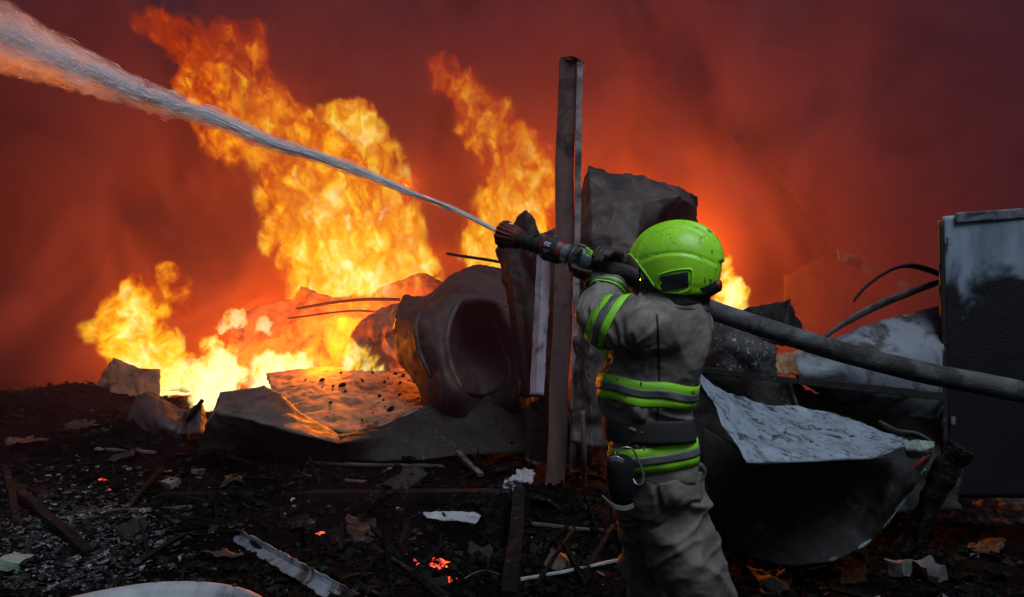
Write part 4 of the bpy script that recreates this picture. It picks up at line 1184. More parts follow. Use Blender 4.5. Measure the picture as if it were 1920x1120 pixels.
def helmet_mat():
    m, nt, out = new_mat('lime_helmet_shell')
    obj = nt.new('ShaderNodeTexCoord').outputs['Object']
    g = nt.new('ShaderNodeNewGeometry').outputs['Position']
    c = nt.mix(nt.smooth(nt.noise(g, 6, 4, 0.6), 0.3, 0.7), (0.40, 0.95, 0.035), (0.34, 0.85, 0.03))
    n = nt.noise(g, 16, 8, 0.72, 1.4)
    n2 = nt.noise(nt.vmath('MULTIPLY', g, (1, 1, 3)), 38, 5, 0.7, 1.8)
    spots = nt.math('MAXIMUM', nt.smooth(n, 0.575, 0.61), nt.math('MULTIPLY', nt.smooth(n2, 0.62, 0.67), 0.9))
    haze = nt.math('MULTIPLY', nt.smooth(nt.noise(g, 5, 6, 0.7), 0.42, 0.72), 0.38)
    c = nt.mix(haze, c, (0.14, 0.32, 0.03))
    c = nt.mix(nt.math('MULTIPLY', spots, 0.85), c, (0.02, 0.025, 0.012))
    b = nt.new('ShaderNodeBsdfPrincipled')
    nt.put(b.inputs['Base Color'], c)
    nt.put(b.inputs['Roughness'], nt.lin(n, 0.3, 0.7, 0.26, 0.5))
    bp = nt.new('ShaderNodeBump'); bp.inputs['Strength'].default_value = 0.2; bp.inputs['Distance'].default_value = 0.003
    nt.put(bp.inputs['Height'], nt.noise(g, 60, 5, 0.7)); nt.l.new(bp.outputs[0], b.inputs['Normal'])
    nt.l.new(b.outputs[0], out.inputs['Surface'])
    return m
M['helmet'] = helmet_mat()

m, nt, out = new_mat('tinted_visor')
b = nt.new('ShaderNodeBsdfPrincipled')
b.inputs['Base Color'].default_value = (0.04, 0.025, 0.018, 1)
b.inputs['Roughness'].default_value = 0.12
b.inputs['Transmission Weight'].default_value = 0.25
b.inputs['Coat Weight'].default_value = 0.5
nt.l.new(b.outputs[0], out.inputs['Surface'])
M['visor'] = m

person = empty('person', Vector((P(1250, 900, 2.68).x, 2.68, 0.0)),
               'firefighter seen from behind in grey turnout suit and lime helmet aiming a hose', 'person')


def ring_loft(rows, n=40):
    """rows: (px, py, half width in px, Y, depth half in m[, yaw])"""
    V, Fc = [], []
    for (px, py, hw, Y, dp) in rows:
        c = P(px, py, Y); w = hw * Y / F
        for j in range(n):
            a = 2 * math.pi * j / n
            ca, sa = math.cos(a), math.sin(a)
            e = 0.86
            V.append((c.x + w * math.copysign(abs(ca) ** e, ca), c.y + dp * math.copysign(abs(sa) ** e, sa), c.z))
    for i in range(len(rows) - 1):
        for j in range(n):
            k = (j + 1) % n
            Fc.append((i * n + j, (i + 1) * n + j, (i + 1) * n + k, i * n + k))
    Fc.append(tuple(range(n))); Fc.append(tuple((len(rows) - 1) * n + j for j in range(n))[::-1])
    return V, Fc


def remeshed(parts, voxel, smooth_it=6):
    V, Fc = join_geo(parts)
    me = bpy.data.meshes.new('tmp'); me.from_pydata(V, [], Fc); me.update()
    bm = bmesh.new(); bm.from_mesh(me); bmesh.ops.recalc_face_normals(bm, faces=bm.faces); bm.to_mesh(me); bm.free()
    o = bpy.data.objects.new('tmp', me); col.objects.link(o)
    r = o.modifiers.new('r', 'REMESH'); r.mode = 'VOXEL'; r.voxel_size = voxel
    s = o.modifiers.new('s', 'SMOOTH'); s.iterations = smooth_it; s.factor = 0.5
    dg = bpy.context.evaluated_depsgraph_get()
    ev = o.evaluated_get(dg)
    me2 = bpy.data.meshes.new_from_object(ev)
    Vv = np.empty(len(me2.vertices) * 3); me2.vertices.foreach_get('co', Vv)
    Nn = np.array([tuple(n.vector) for n in me2.vertex_normals])
    Ff = [tuple(p.vertices) for p in me2.polygons]
    bpy.data.objects.remove(o)
    return Vv.reshape(-1, 3), Nn, Ff


def ridge(x):      # soft rounded fold, narrow valleys
    return (1 - abs(x)) ** 1.5


# --- torso and arms of the coat
S_L, E_L, W_L = P(1208, 622, 2.52), P(1118, 596, 2.64), P(1148, 532, 2.74)
torso = ring_loft([(1258, 564, 58, 2.62, .09), (1256, 574, 72, 2.62, .11), (1252, 592, 80, 2.62, .125), (1246, 625, 88, 2.61, .13), (1240, 655, 90, 2.61, .135),
                   (1228, 690, 86, 2.62, .135), (1215, 725, 87, 2.63, .135), (1212, 755, 85, 2.64, .135), (1215, 782, 72, 2.65, .118), (1219, 805, 70, 2.65, .118),
                   (1224, 835, 75, 2.66, .128), (1228, 870, 74, 2.67, .13), (1230, 896, 73, 2.68, .13)])
def limb(pts, radii, k=10, n=24):
    c = catmull(pts, k)
    rr = []
    for i in range(len(pts) - 1):
        for j in range(k): rr.append(radii[i] + (radii[i + 1] - radii[i]) * j / k)
    rr.append(radii[-1])
    return tube_geo(c, rr, n)
armL = limb([P(1262, 622, 2.56), P(1205, 614, 2.50), P(1150, 603, 2.56), P(1121, 588, 2.64), P(1133, 556, 2.70), P(1150, 534, 2.745)],
            [.095, .095, .088, .074, .060, .050])
armR = limb([P(1262, 612, 2.70), P(1290, 612, 2.78), P(1262, 575, 2.92), P(1210, 528, 2.95), P(1178, 505, 2.90)], [.09, .085, .075, .062, .05])
V, N, Fc = remeshed([torso, armL, armR], 0.0075, 8)
AX = (E_L - S_L).normalized()
out_v = V.copy()
for i in range(len(V)):
    p = Vector(V[i]); n = Vector(N[i])
    # pixel-like coordinates on the suit for placing folds in metres
    x, z = p.x, p.z
    d = 0.0
    # long soft drapes from shoulder to waist
    q = Vector((x * 5.5 + 0.9 * z, p.y * 4, z * 2.0))
    d += 0.016 * ridge(min(1, abs(mnoise.noise(q)) * 2.4)) - 0.006
    # horizontal bunching at the waist and hem
    wz = P(1215, 782, 2.65).z
    f = math.exp(-((z - wz) / 0.10) ** 2)
    q = Vector((x * 4, p.y * 4, z * 17 + x * 5))
    d += f * 0.018 * ridge(min(1, abs(mnoise.noise(q)) * 2.6))
    # sleeve creases across the arm
    s = (p - S_L).dot(AX)
    rad = (p - S_L - AX * s).length
    if -0.10 < s < 0.32 and x < P(1215, 600, 2.5).x:
        q = Vector((s * 26 + mnoise.noise(p * 9) * 2.2, p.z * 7, p.y * 5))
        d += 0.012 * ridge(min(1, abs(mnoise.noise(q)) * 2.4))
    # radiating folds under the arm pit
    c0_ = P(1170, 650, 2.5)
    v2 = Vector((p.x - c0_.x, 0, p.z - c0_.z)); rr_ = v2.length
    if rr_ < 0.20:
        an = math.atan2(v2.z, v2.x)
        d += 0.014 * (1 - rr_ / 0.20) * ridge(min(1, abs(mnoise.noise(Vector((an * 3.2, rr_ * 4, 1)))) * 2.2))
    d += 0.0015 * (1 - 2.4 * abs(mnoise.noise(p * 30))) + 0.003 * (1 - 2.4 * abs(mnoise.noise(Vector((p.x * 14, p.y * 12, p.z * 10)))))
    out_v[i] = V[i] + np.array(n) * d
jacket = mesh_obj('jacket', out_v, Fc, M['coat'], person)
bvh_j = BVHTree.FromPolygons([Vector(v) for v in out_v], Fc)


def band(c, axis, half_w, name, mat, parent, R=0.30, bvh=None, off=0.004, a0=0.0, a1=2 * math.pi, n=120, path=None, nw=4, thick=0.002, seed=0):
    """a strip wrapped round the cloth: rays shot inwards from round the axis find the surface"""
    x, y, ax = basis(axis)
    V, Fc = [], []
    last = None
    m_ = n + 1
    for i in range(m_):
        a = a0 + (a1 - a0) * i / n
        dirv = x * math.cos(a) + y * math.sin(a)
        for k in range(nw + 1):
            o_ = c + ax * (half_w * (2 * k / nw - 1)) + (path(dirv) if path else Vector())
            hit = bvh.ray_cast(o_ + dirv * R, -dirv, R)
            if hit[0] is not None:
                pt = hit[0] + dirv * off
            else:
                pt = V[-1] if V else o_ + dirv * 0.08
                pt = Vector(pt)
            V.append(tuple(pt))
    # relax small spikes
    A = np.array(V).reshape(m_, nw + 1, 3)
    cc_ = np.array(tuple(c))
    for _ in range(7):
        B = A.copy(); B[1:-1] = A[1:-1] * 0.5 + 0.25 * (A[:-2] + A[2:])
        # never sink below the cloth: keep the larger distance from the axis
        rA = np.linalg.norm(A - cc_, axis=2); rB = np.linalg.norm(B - cc_, axis=2)
        A = np.where((rB > rA - 0.003)[..., None], B, A)
    V = A.reshape(-1, 3)
    for i in range(n):
        for k in range(nw):
            Fc.append((i * (nw + 1) + k, (i + 1) * (nw + 1) + k, (i + 1) * (nw + 1) + k + 1, i * (nw + 1) + k + 1))
    o = mesh_obj(name, V, Fc, mat, parent)
    md = o.modifiers.new('thickness', 'SOLIDIFY'); md.thickness = thick; md.offset = 0
    return o


def hivis_band(c, axis, hw, R, bvh, label=None, path=None, a0=0, a1=2 * math.pi, n=120):
    b_ = band(c, axis, hw, 'reflective_band', M['hivis'], person, R, bvh, 0.006, a0, a1, n, path)
    if label: b_['label'] = label
    band(c, axis, hw * 0.34, 'silver_stripe', M['silver'], b_, R, bvh, 0.009, a0, a1, n, path)
    return b_


# waist band dips from left to right in the picture: tilt its axis
def tilt(lx, ly, rx, ry, Y):
    a, b2 = P(lx, ly, Y), P(rx, ry, Y)
    d = (b2 - a).normalized()
    up = Vector((0, 0, 1)); return (up - d * up.dot(d)).normalized(), (a + b2) / 2
wv = lambda d_: Vector((0, 0, 0.030 * (-d_.x) * max(0, -d_.y) * 0.6 + 0.006 * math.sin(d_.x * 5)))
ax_, c_ = tilt(1122, 718, 1300, 742, 2.63)
c_ = P(1212, 730, 2.63)
hivis_band(c_, Vector((0.06, -0.03, 1)), 0.042, 0.30, bvh_j, 'waist band of the coat', wv)
c_ = P(1225, 847, 2.66)
hivis_band(c_, Vector((-0.12, -0.02, 1)), 0.044, 0.30, bvh_j, 'hem band of the coat')
# sleeve bands round the upper left arm
axs = Vector((-0.80, 0.32, 0.42)).normalized()
hivis_band(P(1143, 601, 2.585), axs, 0.042, 0.17, bvh_j, 'band on the upper left sleeve', n=90)
hivis_band(P(1140, 546, 2.72), (W_L - P(1122, 585, 2.64)), 0.014, 0.10, bvh_j, 'band near the left cuff', n=60)
# vertical back seam, collar, belt
V, Fc = [], []
for i in range(60):
    t_ = i / 59
    p0 = P(1232 + 4 * math.sin(t_ * 3), 590 + t_ * 205, 2.0)
    dirv = (p0 - Vector((0, 0, CAMZ))).normalized()
    for k in (-1, 0, 1):
        o_ = Vector((0, 0, CAMZ)); dd = (P(1232 + 4 * math.sin(t_ * 3) + k * 2.2, 590 + t_ * 205, 2.0) - o_).normalized()
        h_ = bvh_j.ray_cast(o_, dd, 6)
        V.append(tuple(h_[0] + h_[1] * (0.004 if k == 0 else 0.0005)) if h_[0] else tuple(p0))
Fc = [(i * 3 + k, (i + 1) * 3 + k, (i + 1) * 3 + k + 1, i * 3 + k + 1) for i in range(59) for k in range(2)]
o = mesh_obj('back_seam', V, Fc, M['glove'], person)
md = o.modifiers.new('thickness', 'SOLIDIFY'); md.thickness = 0.002

def loft_obj(rows, name, mat, parent=person, n=40, amp=0.004, freq=14, thick=0.004, caps=False):
    V, Fc = ring_loft(rows, n)
    if not caps: Fc = Fc[:-2]
    # refine along the rows
    V = [Vector(v) for v in V]
    V2 = [v + mnoise.noise_vector(v * freq) * amp for v in V]
    o = mesh_obj(name, V2, Fc, mat, parent)
    sb = o.modifiers.new('s', 'SUBSURF'); sb.levels = sb.render_levels = 1
    md = o.modifiers.new('thickness', 'SOLIDIFY'); md.thickness = thick
    return o
loft_obj([(1262, 545, 54, 2.62, .085), (1260, 556, 64, 2.62, .098), (1258, 568, 70, 2.62, .112), (1256, 582, 76, 2.62, .124)], 'collar', M['coat'], amp=0.008)
loft_obj([(1214, 780, 84, 2.65, .145), (1215, 793, 86, 2.65, .148), (1217, 808, 86, 2.65, .148), (1219, 822, 85, 2.65, .146)], 'waist_belt', M['black_cloth'], amp=0.004, thick=0.008)

# --- trousers
pel = ring_loft([(1230, 850, 68, 2.68, .115), (1232, 880, 70, 2.68, .12), (1234, 910, 71, 2.68, .12), (1232, 940, 68, 2.69, .11), (1232, 960, 58, 2.69, .09)])
legR = limb([P(1255, 880, 2.70), P(1262, 950, 2.71), P(1272, 1010, 2.71), P(1297, 1070, 2.72), P(1328, 1130, 2.76), P(1362, 1220, 2.82), P(1385, 1300, 2.86)],
            [.118, .122, .120, .112, .104, .095, .09])
legL = limb([P(1200, 880, 2.70), P(1200, 960, 2.80), P(1206, 1040, 2.92), P(1214, 1130, 3.0), P(1222, 1220, 3.0), P(1228, 1270, 3.0)],
            [.092, .090, .086, .082, .078, .076])
V, N, Fc = remeshed([pel, legR, legL], 0.008, 6)
out_v = V.copy()
for i in range(len(V)):
    p = Vector(V[i]); n = Vector(N[i])
    # diagonal sweeping folds down the leg
    u = p.x * 0.75 + p.z * 0.9
    w = p.x * 0.9 - p.z * 0.45
    q = Vector((u * 6.5 + 0.8 * mnoise.noise(p * 5), w * 2.2, p.y * 3))
    d = 0.028 * ridge(min(1, abs(mnoise.noise(q)) * 2.1)) - 0.012
    q2 = Vector((p.x * 6, p.y * 5, p.z * 15 - p.x * 9))
    kz = P(1270, 1000, 2.7).z
    d += 0.014 * math.exp(-((p.z - kz) / 0.14) ** 2) * ridge(min(1, abs(mnoise.noise(q2)) * 2.3))
    d += 0.0015 * (1 - 2.4 * abs(mnoise.noise(p * 28))) + 0.004 * (1 - 2.4 * abs(mnoise.noise(Vector((p.x * 12, p.y * 12, p.z * 9)))))
    out_v[i] = V[i] + np.array(n) * d
mesh_obj('trousers', out_v, Fc, M['trouser'], person)
bvh_t = BVHTree.FromPolygons([Vector(v) for v in out_v], Fc)

def patch_on(bvh, pts, name, mat, parent, off=0.006, thick=0.006, nu=10, puff=0.0, smooth=True):
    """quad patch: four photo pixels projected from the camera on to the surface, then given thickness"""
    V = []
    for i in range(nu + 1):
        for j in range(nu + 1):
            u, v_ = i / nu, j / nu
            a = [pts[0][k] * (1 - u) + pts[1][k] * u for k in (0, 1)]
            b2 = [pts[3][k] * (1 - u) + pts[2][k] * u for k in (0, 1)]
            px, py = a[0] * (1 - v_) + b2[0] * v_, a[1] * (1 - v_) + b2[1] * v_
            o_ = Vector((0, 0, CAMZ)); dd = (P(px, py, 2.0) - o_).normalized()
            h_ = bvh.ray_cast(o_, dd, 8)
            if h_[0]: nn = h_[1] if h_[1].dot(dd) < 0 else -h_[1]
            p_ = h_[0] + nn * (off + puff * math.sin(u * math.pi) * math.sin(v_ * math.pi)) if h_[0] else (Vector(V[-1]) if V else P(px, py, 2.5))
            V.append(tuple(p_))
    m_ = nu + 1
    Fc = [(i * m_ + j, (i + 1) * m_ + j, (i + 1) * m_ + j + 1, i * m_ + j + 1) for i in range(nu) for j in range(nu)]
    o = mesh_obj(name, V, Fc, mat, parent, smooth=smooth)
    md = o.modifiers.new('thickness', 'SOLIDIFY'); md.thickness = thick; md.offset = 0
    return o
patch_on(bvh_t, [(1232, 905), (1306, 893), (1312, 940), (1240, 948)], 'pocket_flap', M['trouser'], person, 0.012, 0.008, puff=0.008)
rod('pocket_pull', [(1298, 870, 2.62), (1312, 874, 2.64), (1318, 885, 2.66), (1312, 896, 2.66), (1300, 893, 2.64)], 0.014, M['trouser'], parent=person, n=10)

# --- pouch, strap and snap hook at the left hip
pouch = loft_obj([(1163, 852, 20, 2.51, .03), (1161, 862, 26, 2.51, .045), (1162, 890, 27, 2.51, .048), (1165, 920, 25, 2.51, .045), (1167, 944, 19, 2.52, .033), (1168, 951, 8, 2.52, .02)], 'belt_pouch', surf('black_pouch', (0.010, 0.010, 0.011), (0.006, 0.006, 0.007), (0.7, 0.9), 0, 9, spec=0.15, bump=0.3, seed=70), caps=True, amp=0.006)
rod('snap_hook', [(1152, 858, 2.44), (1158, 846, 2.43), (1172, 839, 2.42), (1186, 843, 2.42), (1194, 857, 2.43), (1202, 876, 2.43), (1207, 895, 2.43), (1203, 908, 2.43), (1193, 908, 2.44), (1187, 898, 2.45)], 0.0032, M['alloy'], parent=person, n=8, wob=0.0)
sheet('buckle_strap', [[(1128, 929, 2.44), (1148, 944, 2.42), (1170, 949, 2.42), (1187, 944, 2.43)], [(1131, 934, 2.44), (1150, 953, 2.42), (1172, 958, 2.42), (1189, 952, 2.43)]], M['silver'], parent=person, sub=6, curved=True, amp=0.002, rag=0.0, thick=0.004)
sheet('buckle', [[(1142, 857, 2.44), (1158, 855, 2.43), (1170, 862, 2.43)], [(1144, 867, 2.44), (1158, 866, 2.43), (1168, 870, 2.43)]], M['alloy'], parent=person, sub=4, amp=0.001, rag=0, thick=0.005)

# --- boots
for (cx0, cy0, cz0) in (P(1228, 1270, 3.0), P(1385, 1300, 2.86)):
    gz = ground_h(cx0, cy0) - 0.01
    rows = []
    V, Fc = [], []
    prof = [(-.075, .03), (-.06, .045), (0.0, .05), (.08, .045), (.14, .05), (.19, .042), (.215, .02)]
    fdir = Vector((-0.35, 0.93, 0)); sdir = Vector((0.93, 0.35, 0))
    parts = []
    pts = [Vector((cx0, cy0, gz)) + fdir * s for s, _ in prof]
    V, Fc = [], []
    for (s, w_) in prof:
        hgt_ = 0.10 if s < .05 else 0.10 - (s - .05) * 0.25
        for j in range(14):
            a = 2 * math.pi * j / 14
            z_ = max(-0.9, math.sin(a))
            V.append(tuple(Vector((cx0, cy0, gz + hgt_ * 0.5)) + fdir * s + sdir * (w_ * math.cos(a)) + Vector((0, 0, hgt_ * 0.5 * z_))))
    for i in range(len(prof) - 1):
        for j in range(14):
            k = (j + 1) % 14
            Fc.append((i * 14 + j, i * 14 + k, (i + 1) * 14 + k, (i + 1) * 14 + j))
    Fc.append(tuple(range(14))[::-1]); Fc.append(tuple((len(prof) - 1) * 14 + j for j in range(14)))
    sh = tube_geo([Vector((cx0, cy0, gz + .04)), Vector((cx0, cy0, gz + .16)), Vector((cx0, cy0, gz + 0.30))], [.058, .055, .065], 16)
    V, Fc = join_geo([(V, Fc), sh])
    mesh_obj('boot', V, Fc, M['rubber'], person)

# --- helmet in its own frame
HC = P(1272, 492, 2.60)
hf = Vector((-0.90, 0.42, 0.02)).normalized()
hu = Vector((0.06, -0.02, 1)); hu = (hu - hf * hu.dot(hf)).normalized()
hr = hf.cross(hu).normalized()          # wearer's right, away from the camera
HS = 0.885
def HW(f_, r_, u_): return HC + hf * (f_ * HS) + hr * (r_ * 0.93) + hu * (u_ * 0.95)
def zlow(az):       # az 0 = front
    a = abs((az + math.pi) % (2 * math.pi) - math.pi)
    return float(np.interp(math.degrees(a), [0, 25, 38, 50, 60, 68, 80, 110, 145, 180], [.030, .022, .005, -.025, -.06, -.098, -.118, -.125, -.120, -.105]))
nA, nS = 128, 56
V, Fc = [], []
for i in range(nS + 1):
    s = i / nS
    for j in range(nA):
        az = 2 * math.pi * j / nA
        lo = zlow(az)
        rz = 0.142
        z = rz - (rz - lo) * (s ** 1.55 if s < 1 else 1)
        if z >= 0: rad = math.sqrt(max(0, 1 - (z / rz) ** 2.15))
        else: rad = 1 - 0.20 * (abs(z) / 0.125) ** 2.2
        ca, sa = math.cos(az), math.sin(az)
        Lf = 0.182 if ca > 0 else 0.168
        f_, r_ = Lf * rad * ca, 0.132 * rad * sa
        # tucked nape, brim kicks forward
        if ca > 0.6 and z < 0.07: f_ += 0.010 * (ca - 0.6) * (1 - max(z, 0) / 0.07) * 2
        dsp = 0.0
        # central raised crest and two side ridges running back
        yy = abs(r_)
        if z > 0.0:
            dsp += 0.0085 * (1 - sstep(0.030, 0.036, yy))
            yr = 0.070 + 0.02 * (f_ / 0.18)
            dsp += 0.006 * (1 - sstep(yr, yr + 0.004, yy)) * sstep(-0.17, -0.1, f_)
        # swept groove low on the side
        zz = z - (0.022 - 0.9 * (f_ + 0.02) ** 2 * (1 if f_ > -0.02 else 2.2))
        if yy > 0.05:
            dsp -= 0.0065 * math.exp(-(zz / 0.0045) ** 2)
            dsp += 0.006 * (1 - sstep(-0.004, 0.004, zz))
            zz2 = z + 0.092 - 0.12 * (f_ + 0.04)
            dsp -= 0.003 * math.exp(-(zz2 / 0.004) ** 2)
        nrm = (hf * (f_ / Lf ** 2) + hr * (r_ / 0.132 ** 2) + hu * (z / rz ** 2 if z > 0 else 0)).normalized()
        V.append(tuple(HW(f_, r_, z) + nrm * dsp))
for i in range(nS):
    for j in range(nA):
        k = (j + 1) % nA
        Fc.append((i * nA + j, i * nA + k, (i + 1) * nA + k, (i + 1) * nA + j))
helmet = mesh_obj('helmet', V, Fc, M['helmet'], person)
md = helmet.modifiers.new('thickness', 'SOLIDIFY'); md.thickness = 0.006; md.offset = -1
bvh_h = BVHTree.FromPolygons([Vector(v) for v in V], Fc)

patch_on(bvh_h, [(1237, 519), (1290, 509), (1291, 538), (1242, 548)], 'side_plate', M['black_plastic'], helmet, 0.0015, 0.004, nu=12)
# raised frame round the side plate
fr = []
for (px, py) in [(1234, 516), (1262, 508), (1292, 505), (1297, 512), (1294, 541), (1268, 549), (1240, 552), (1236, 540), (1240, 530), (1234, 516)]:
    o_ = Vector((0, 0, CAMZ)); h_ = bvh_h.ray_cast(o_, (P(px, py, 2) - o_).normalized(), 8)
    if h_[0]: fr.append(h_[0] - (h_[1] if h_[1].dot(h_[0] - o_) > 0 else -h_[1]) * 0.001)
V, Fc = tube_geo(catmull(fr, 5), 0.0035, 8)
mesh_obj('plate_frame', V, Fc, M['helmet'], helmet)
# the same plate on the far side
V = []
for i in range(9):
    for j in range(9):
        f_, z_ = 0.07 - 0.11 * i / 8, -0.035 - 0.055 * j / 8
        h_ = bvh_h.ray_cast(HW(f_, 0.3, z_), -hr, 0.4)
        V.append(tuple(h_[0] + h_[1] * 0.002 if h_[0] else HW(f_, 0.12, z_)))
mesh_obj('side_plate', V, [(i * 9 + j, i * 9 + j + 1, (i + 1) * 9 + j + 1, (i + 1) * 9 + j) for i in range(8) for j in range(8)], M['black_plastic'], helmet)
# brim edging following the front opening
V = [HW(0.19 * math.cos(math.radians(a)), 0.131 * math.sin(math.radians(a)), zlow(math.radians(a))) for a in range(-72, 73, 4)]
lowring = []
for j in range(0, nA + 1, 2):
    az = 2 * math.pi * (j % nA) / nA
    if abs((az + math.pi) % (2 * math.pi) - math.pi) < math.radians(76):
        lowring.append((((az + math.pi) % (2 * math.pi) - math.pi), Vector(bvh_h.find_nearest(HW(0.2 * math.cos(az), 0.14 * math.sin(az), zlow(az)))[0])))
lowring.sort(key=lambda t_: t_[0])
V, Fc = tube_geo([q_ for _, q_ in lowring], 0.0042, 8)
mesh_obj('brim_edge', V, Fc, M['helmet'], helmet)
# tinted face shield
V = []
for i in range(17):
    a = math.radians(-72 + 144 * i / 16)
    for j in range(13):
        s = j / 12
        z_ = 0.045 - 0.165 * s
        k = 0.93 - 0.13 * s * s
        V.append(tuple(HW(0.178 * k * math.cos(a), 0.124 * k * math.sin(a), z_)))
vis = mesh_obj('face_shield', V, [(i * 13 + j, (i + 1) * 13 + j, (i + 1) * 13 + j + 1, i * 13 + j + 1) for i in range(16) for j in range(12)], M['visor'], helmet)
md = vis.modifiers.new('thickness', 'SOLIDIFY'); md.thickness = 0.003
# ratchet knob at the nape
V, Fc = lathe_geo(HW(-0.145, -0.03, -0.088), -hf, [(0, .018), (.012, .020), (.022, .019), (.026, .014)], 14)
mesh_obj('nape_knob', V, Fc, M['red_plastic'], helmet)
# neck curtain: from inside the shell to the collar
def ring3(c, a, b, n=32):
    return [c + hf * (a * math.cos(2 * math.pi * j / n)) + hr * (b * math.sin(2 * math.pi * j / n)) for j in range(n)]
rings = [ring3(HW(0, 0, -.07), .140, .108), ring3(HW(-.01, 0, -.105), .138, .108), ring3(HW(-.005, 0, -.125), .105, .10), ring3(HW(-.01, 0, -.155), .095, .10)]
V = [tuple(p_ + mnoise.noise_vector(p_ * 16) * 0.01) for r_ in rings for p_ in r_]
mesh_obj('neck_curtain', V, [(i * 32 + j, i * 32 + (j + 1) % 32, (i + 1) * 32 + (j + 1) % 32, (i + 1) * 32 + j) for i in range(3) for j in range(32)], M['black_cloth'], person)

# --- the body under the clothes: one skinned surface with a head
def skin_body():
    sh = P(1258, 585, 2.63)
    J = {'pelvis': P(1230, 900, 2.68), 'belly': P(1222, 780, 2.65), 'chest': P(1245, 650, 2.63), 'neck': sh + Vector((0, 0, .02)), 'skull0': HW(-0.01, 0, -.10),
         'skull1': HW(0.0, 0, -.03), 'skull2': HW(-0.005, 0, .05), 'chin': HW(0.07, 0, -.085), 'nose': HW(0.108, 0, -.03), 'brow': HW(0.08, 0, .01),
         'earL': HW(-.0, -.075, -.03), 'earR': HW(-.0, .075, -.03),
         'shL': P(1208, 618, 2.53), 'elL': P(1122, 592, 2.63), 'wrL': P(1146, 536, 2.735), 'haL': P(1134, 518, 2.75),
         'shR': P(1285, 612, 2.76), 'elR': P(1262, 577, 2.91), 'wrR': P(1182, 508, 2.90), 'haR': P(1150, 490, 2.86),
         'hpL': P(1200, 905, 2.66), 'knL': P(1206, 1060, 2.92), 'anL': P(1228, 1280, 3.0),
         'hpR': P(1255, 905, 2.70), 'knR': P(1290, 1060, 2.72), 'anR': P(1385, 1310, 2.86)}
    R_ = {'pelvis': .10, 'belly': .09, 'chest': .10, 'neck': .055, 'skull0': .055, 'skull1': .082, 'skull2': .075, 'chin': .028, 'nose': .010, 'brow': .03, 'earL': .012, 'earR': .012,
          'shL': .05, 'elL': .038, 'wrL': .028, 'haL': .028, 'shR': .05, 'elR': .038, 'wrR': .028, 'haR': .028, 'hpL': .07, 'knL': .05, 'anL': .038, 'hpR': .07, 'knR': .05, 'anR': .038}
    E = [('pelvis', 'belly'), ('belly', 'chest'), ('chest', 'neck'), ('neck', 'skull0'), ('skull0', 'skull1'), ('skull1', 'skull2'), ('skull0', 'chin'), ('skull1', 'nose'), ('skull2', 'brow'),
         ('skull1', 'earL'), ('skull1', 'earR'), ('chest', 'shL'), ('shL', 'elL'), ('elL', 'wrL'), ('wrL', 'haL'), ('chest', 'shR'), ('shR', 'elR'), ('elR', 'wrR'), ('wrR', 'haR'),
         ('pelvis', 'hpL'), ('hpL', 'knL'), ('knL', 'anL'), ('pelvis', 'hpR'), ('hpR', 'knR'), ('knR', 'anR')]
    ks = list(J)
    o = mesh_obj('body', [tuple(J[k]) for k in ks], [], M['skin'], person)
    me = bpy.data.meshes.new('body'); me.from_pydata([tuple(J[k]) for k in ks], [(ks.index(a), ks.index(b_)) for a, b_ in E], [])
    me.materials.append(M['skin'])
    o.data = me
    md = o.modifiers.new('skin', 'SKIN')
    sv = me.skin_vertices[0].data
    for i, k in enumerate(ks): sv[i].radius = (R_[k], R_[k])
    sv[0].use_root = True
    md.use_smooth_shade = True
    sb = o.modifiers.new('s', 'SUBSURF'); sb.levels = sb.render_levels = 1
skin_body()

# ------------------------------------------------------------------ hose and nozzle
NT_, NB = P(941, 438, 3.02), P(1113, 492, 2.78)
nd = (NB - NT_).normalized()
NL = (NB - NT_).length
hose = empty('fire_hose', P(1920, 740, 2.3), 'fire hose with red tipped nozzle running over the firefighter\'s shoulder to the right edge', 'fire hose')
hp = [NB - nd * 0.02, P(1150, 506, 2.775), P(1200, 527, 2.80), P(1260, 553, 2.84), P(1330, 580, 2.80), P(1400, 604, 2.75), P(1480, 630, 2.70), P(1560, 655, 2.66), P(1660, 682, 2.61), P(1760, 705, 2.56),
      P(1850, 722, 2.51), P(1940, 742, 2.46), P(2060, 785, 2.4), P(2200, 900, 2.1), P(2350, 1100, 2.0), P(2500, 1350, 1.9)]
V, Fc = tube_geo(catmull(hp, 14), 0.0372, 28, 0.035)
mesh_obj('hose_line', V, Fc, M['hose'], hose)
s_ = NL
def nz(prof, name, mat, parent, n=36, **kw):
    V, Fc = lathe_geo(NT_, nd, [(a * NL, r_) for a, r_ in prof], n, **kw)
    return mesh_obj(name, V, Fc, mat, parent, smooth=False)
nozzle = nz([(0.22, .026), (0.24, .030), (0.36, .032), (0.37, .028), (0.40, .028), (0.41, .036), (0.45, .037), (0.46, .030), (0.50, .030)], 'nozzle', M['black_plastic'], hose)
nz([(0.0, .030), (0.0, .050), (0.015, .056), (0.05, .056), (0.06, .050), (0.13, .047), (0.20, .042), (0.22, .030)], 'bumper', M['red_plastic'], nozzle, 72, lobes=18, lobe_amp=0.035, lobe_range=(0.0, 0.19 * NL))
nz([(-0.02, .024), (0.0, .036), (0.004, .040)], 'nozzle_mouth', M['rubber'], nozzle)
for k in range(3):
    nz([(0.275 + 0.075 * k, .034), (0.28 + 0.075 * k, .0375), (0.295 + 0.075 * k, .0375), (0.30 + 0.075 * k, .034)], 'ring', M['black_plastic'], nozzle)
nz([(0.47, .034), (0.49, .046), (0.53, .049), (0.60, .047), (0.66, .047), (0.69, .040), (0.71, .034)], 'swivel_body', M['red_plastic'], nozzle, 48)
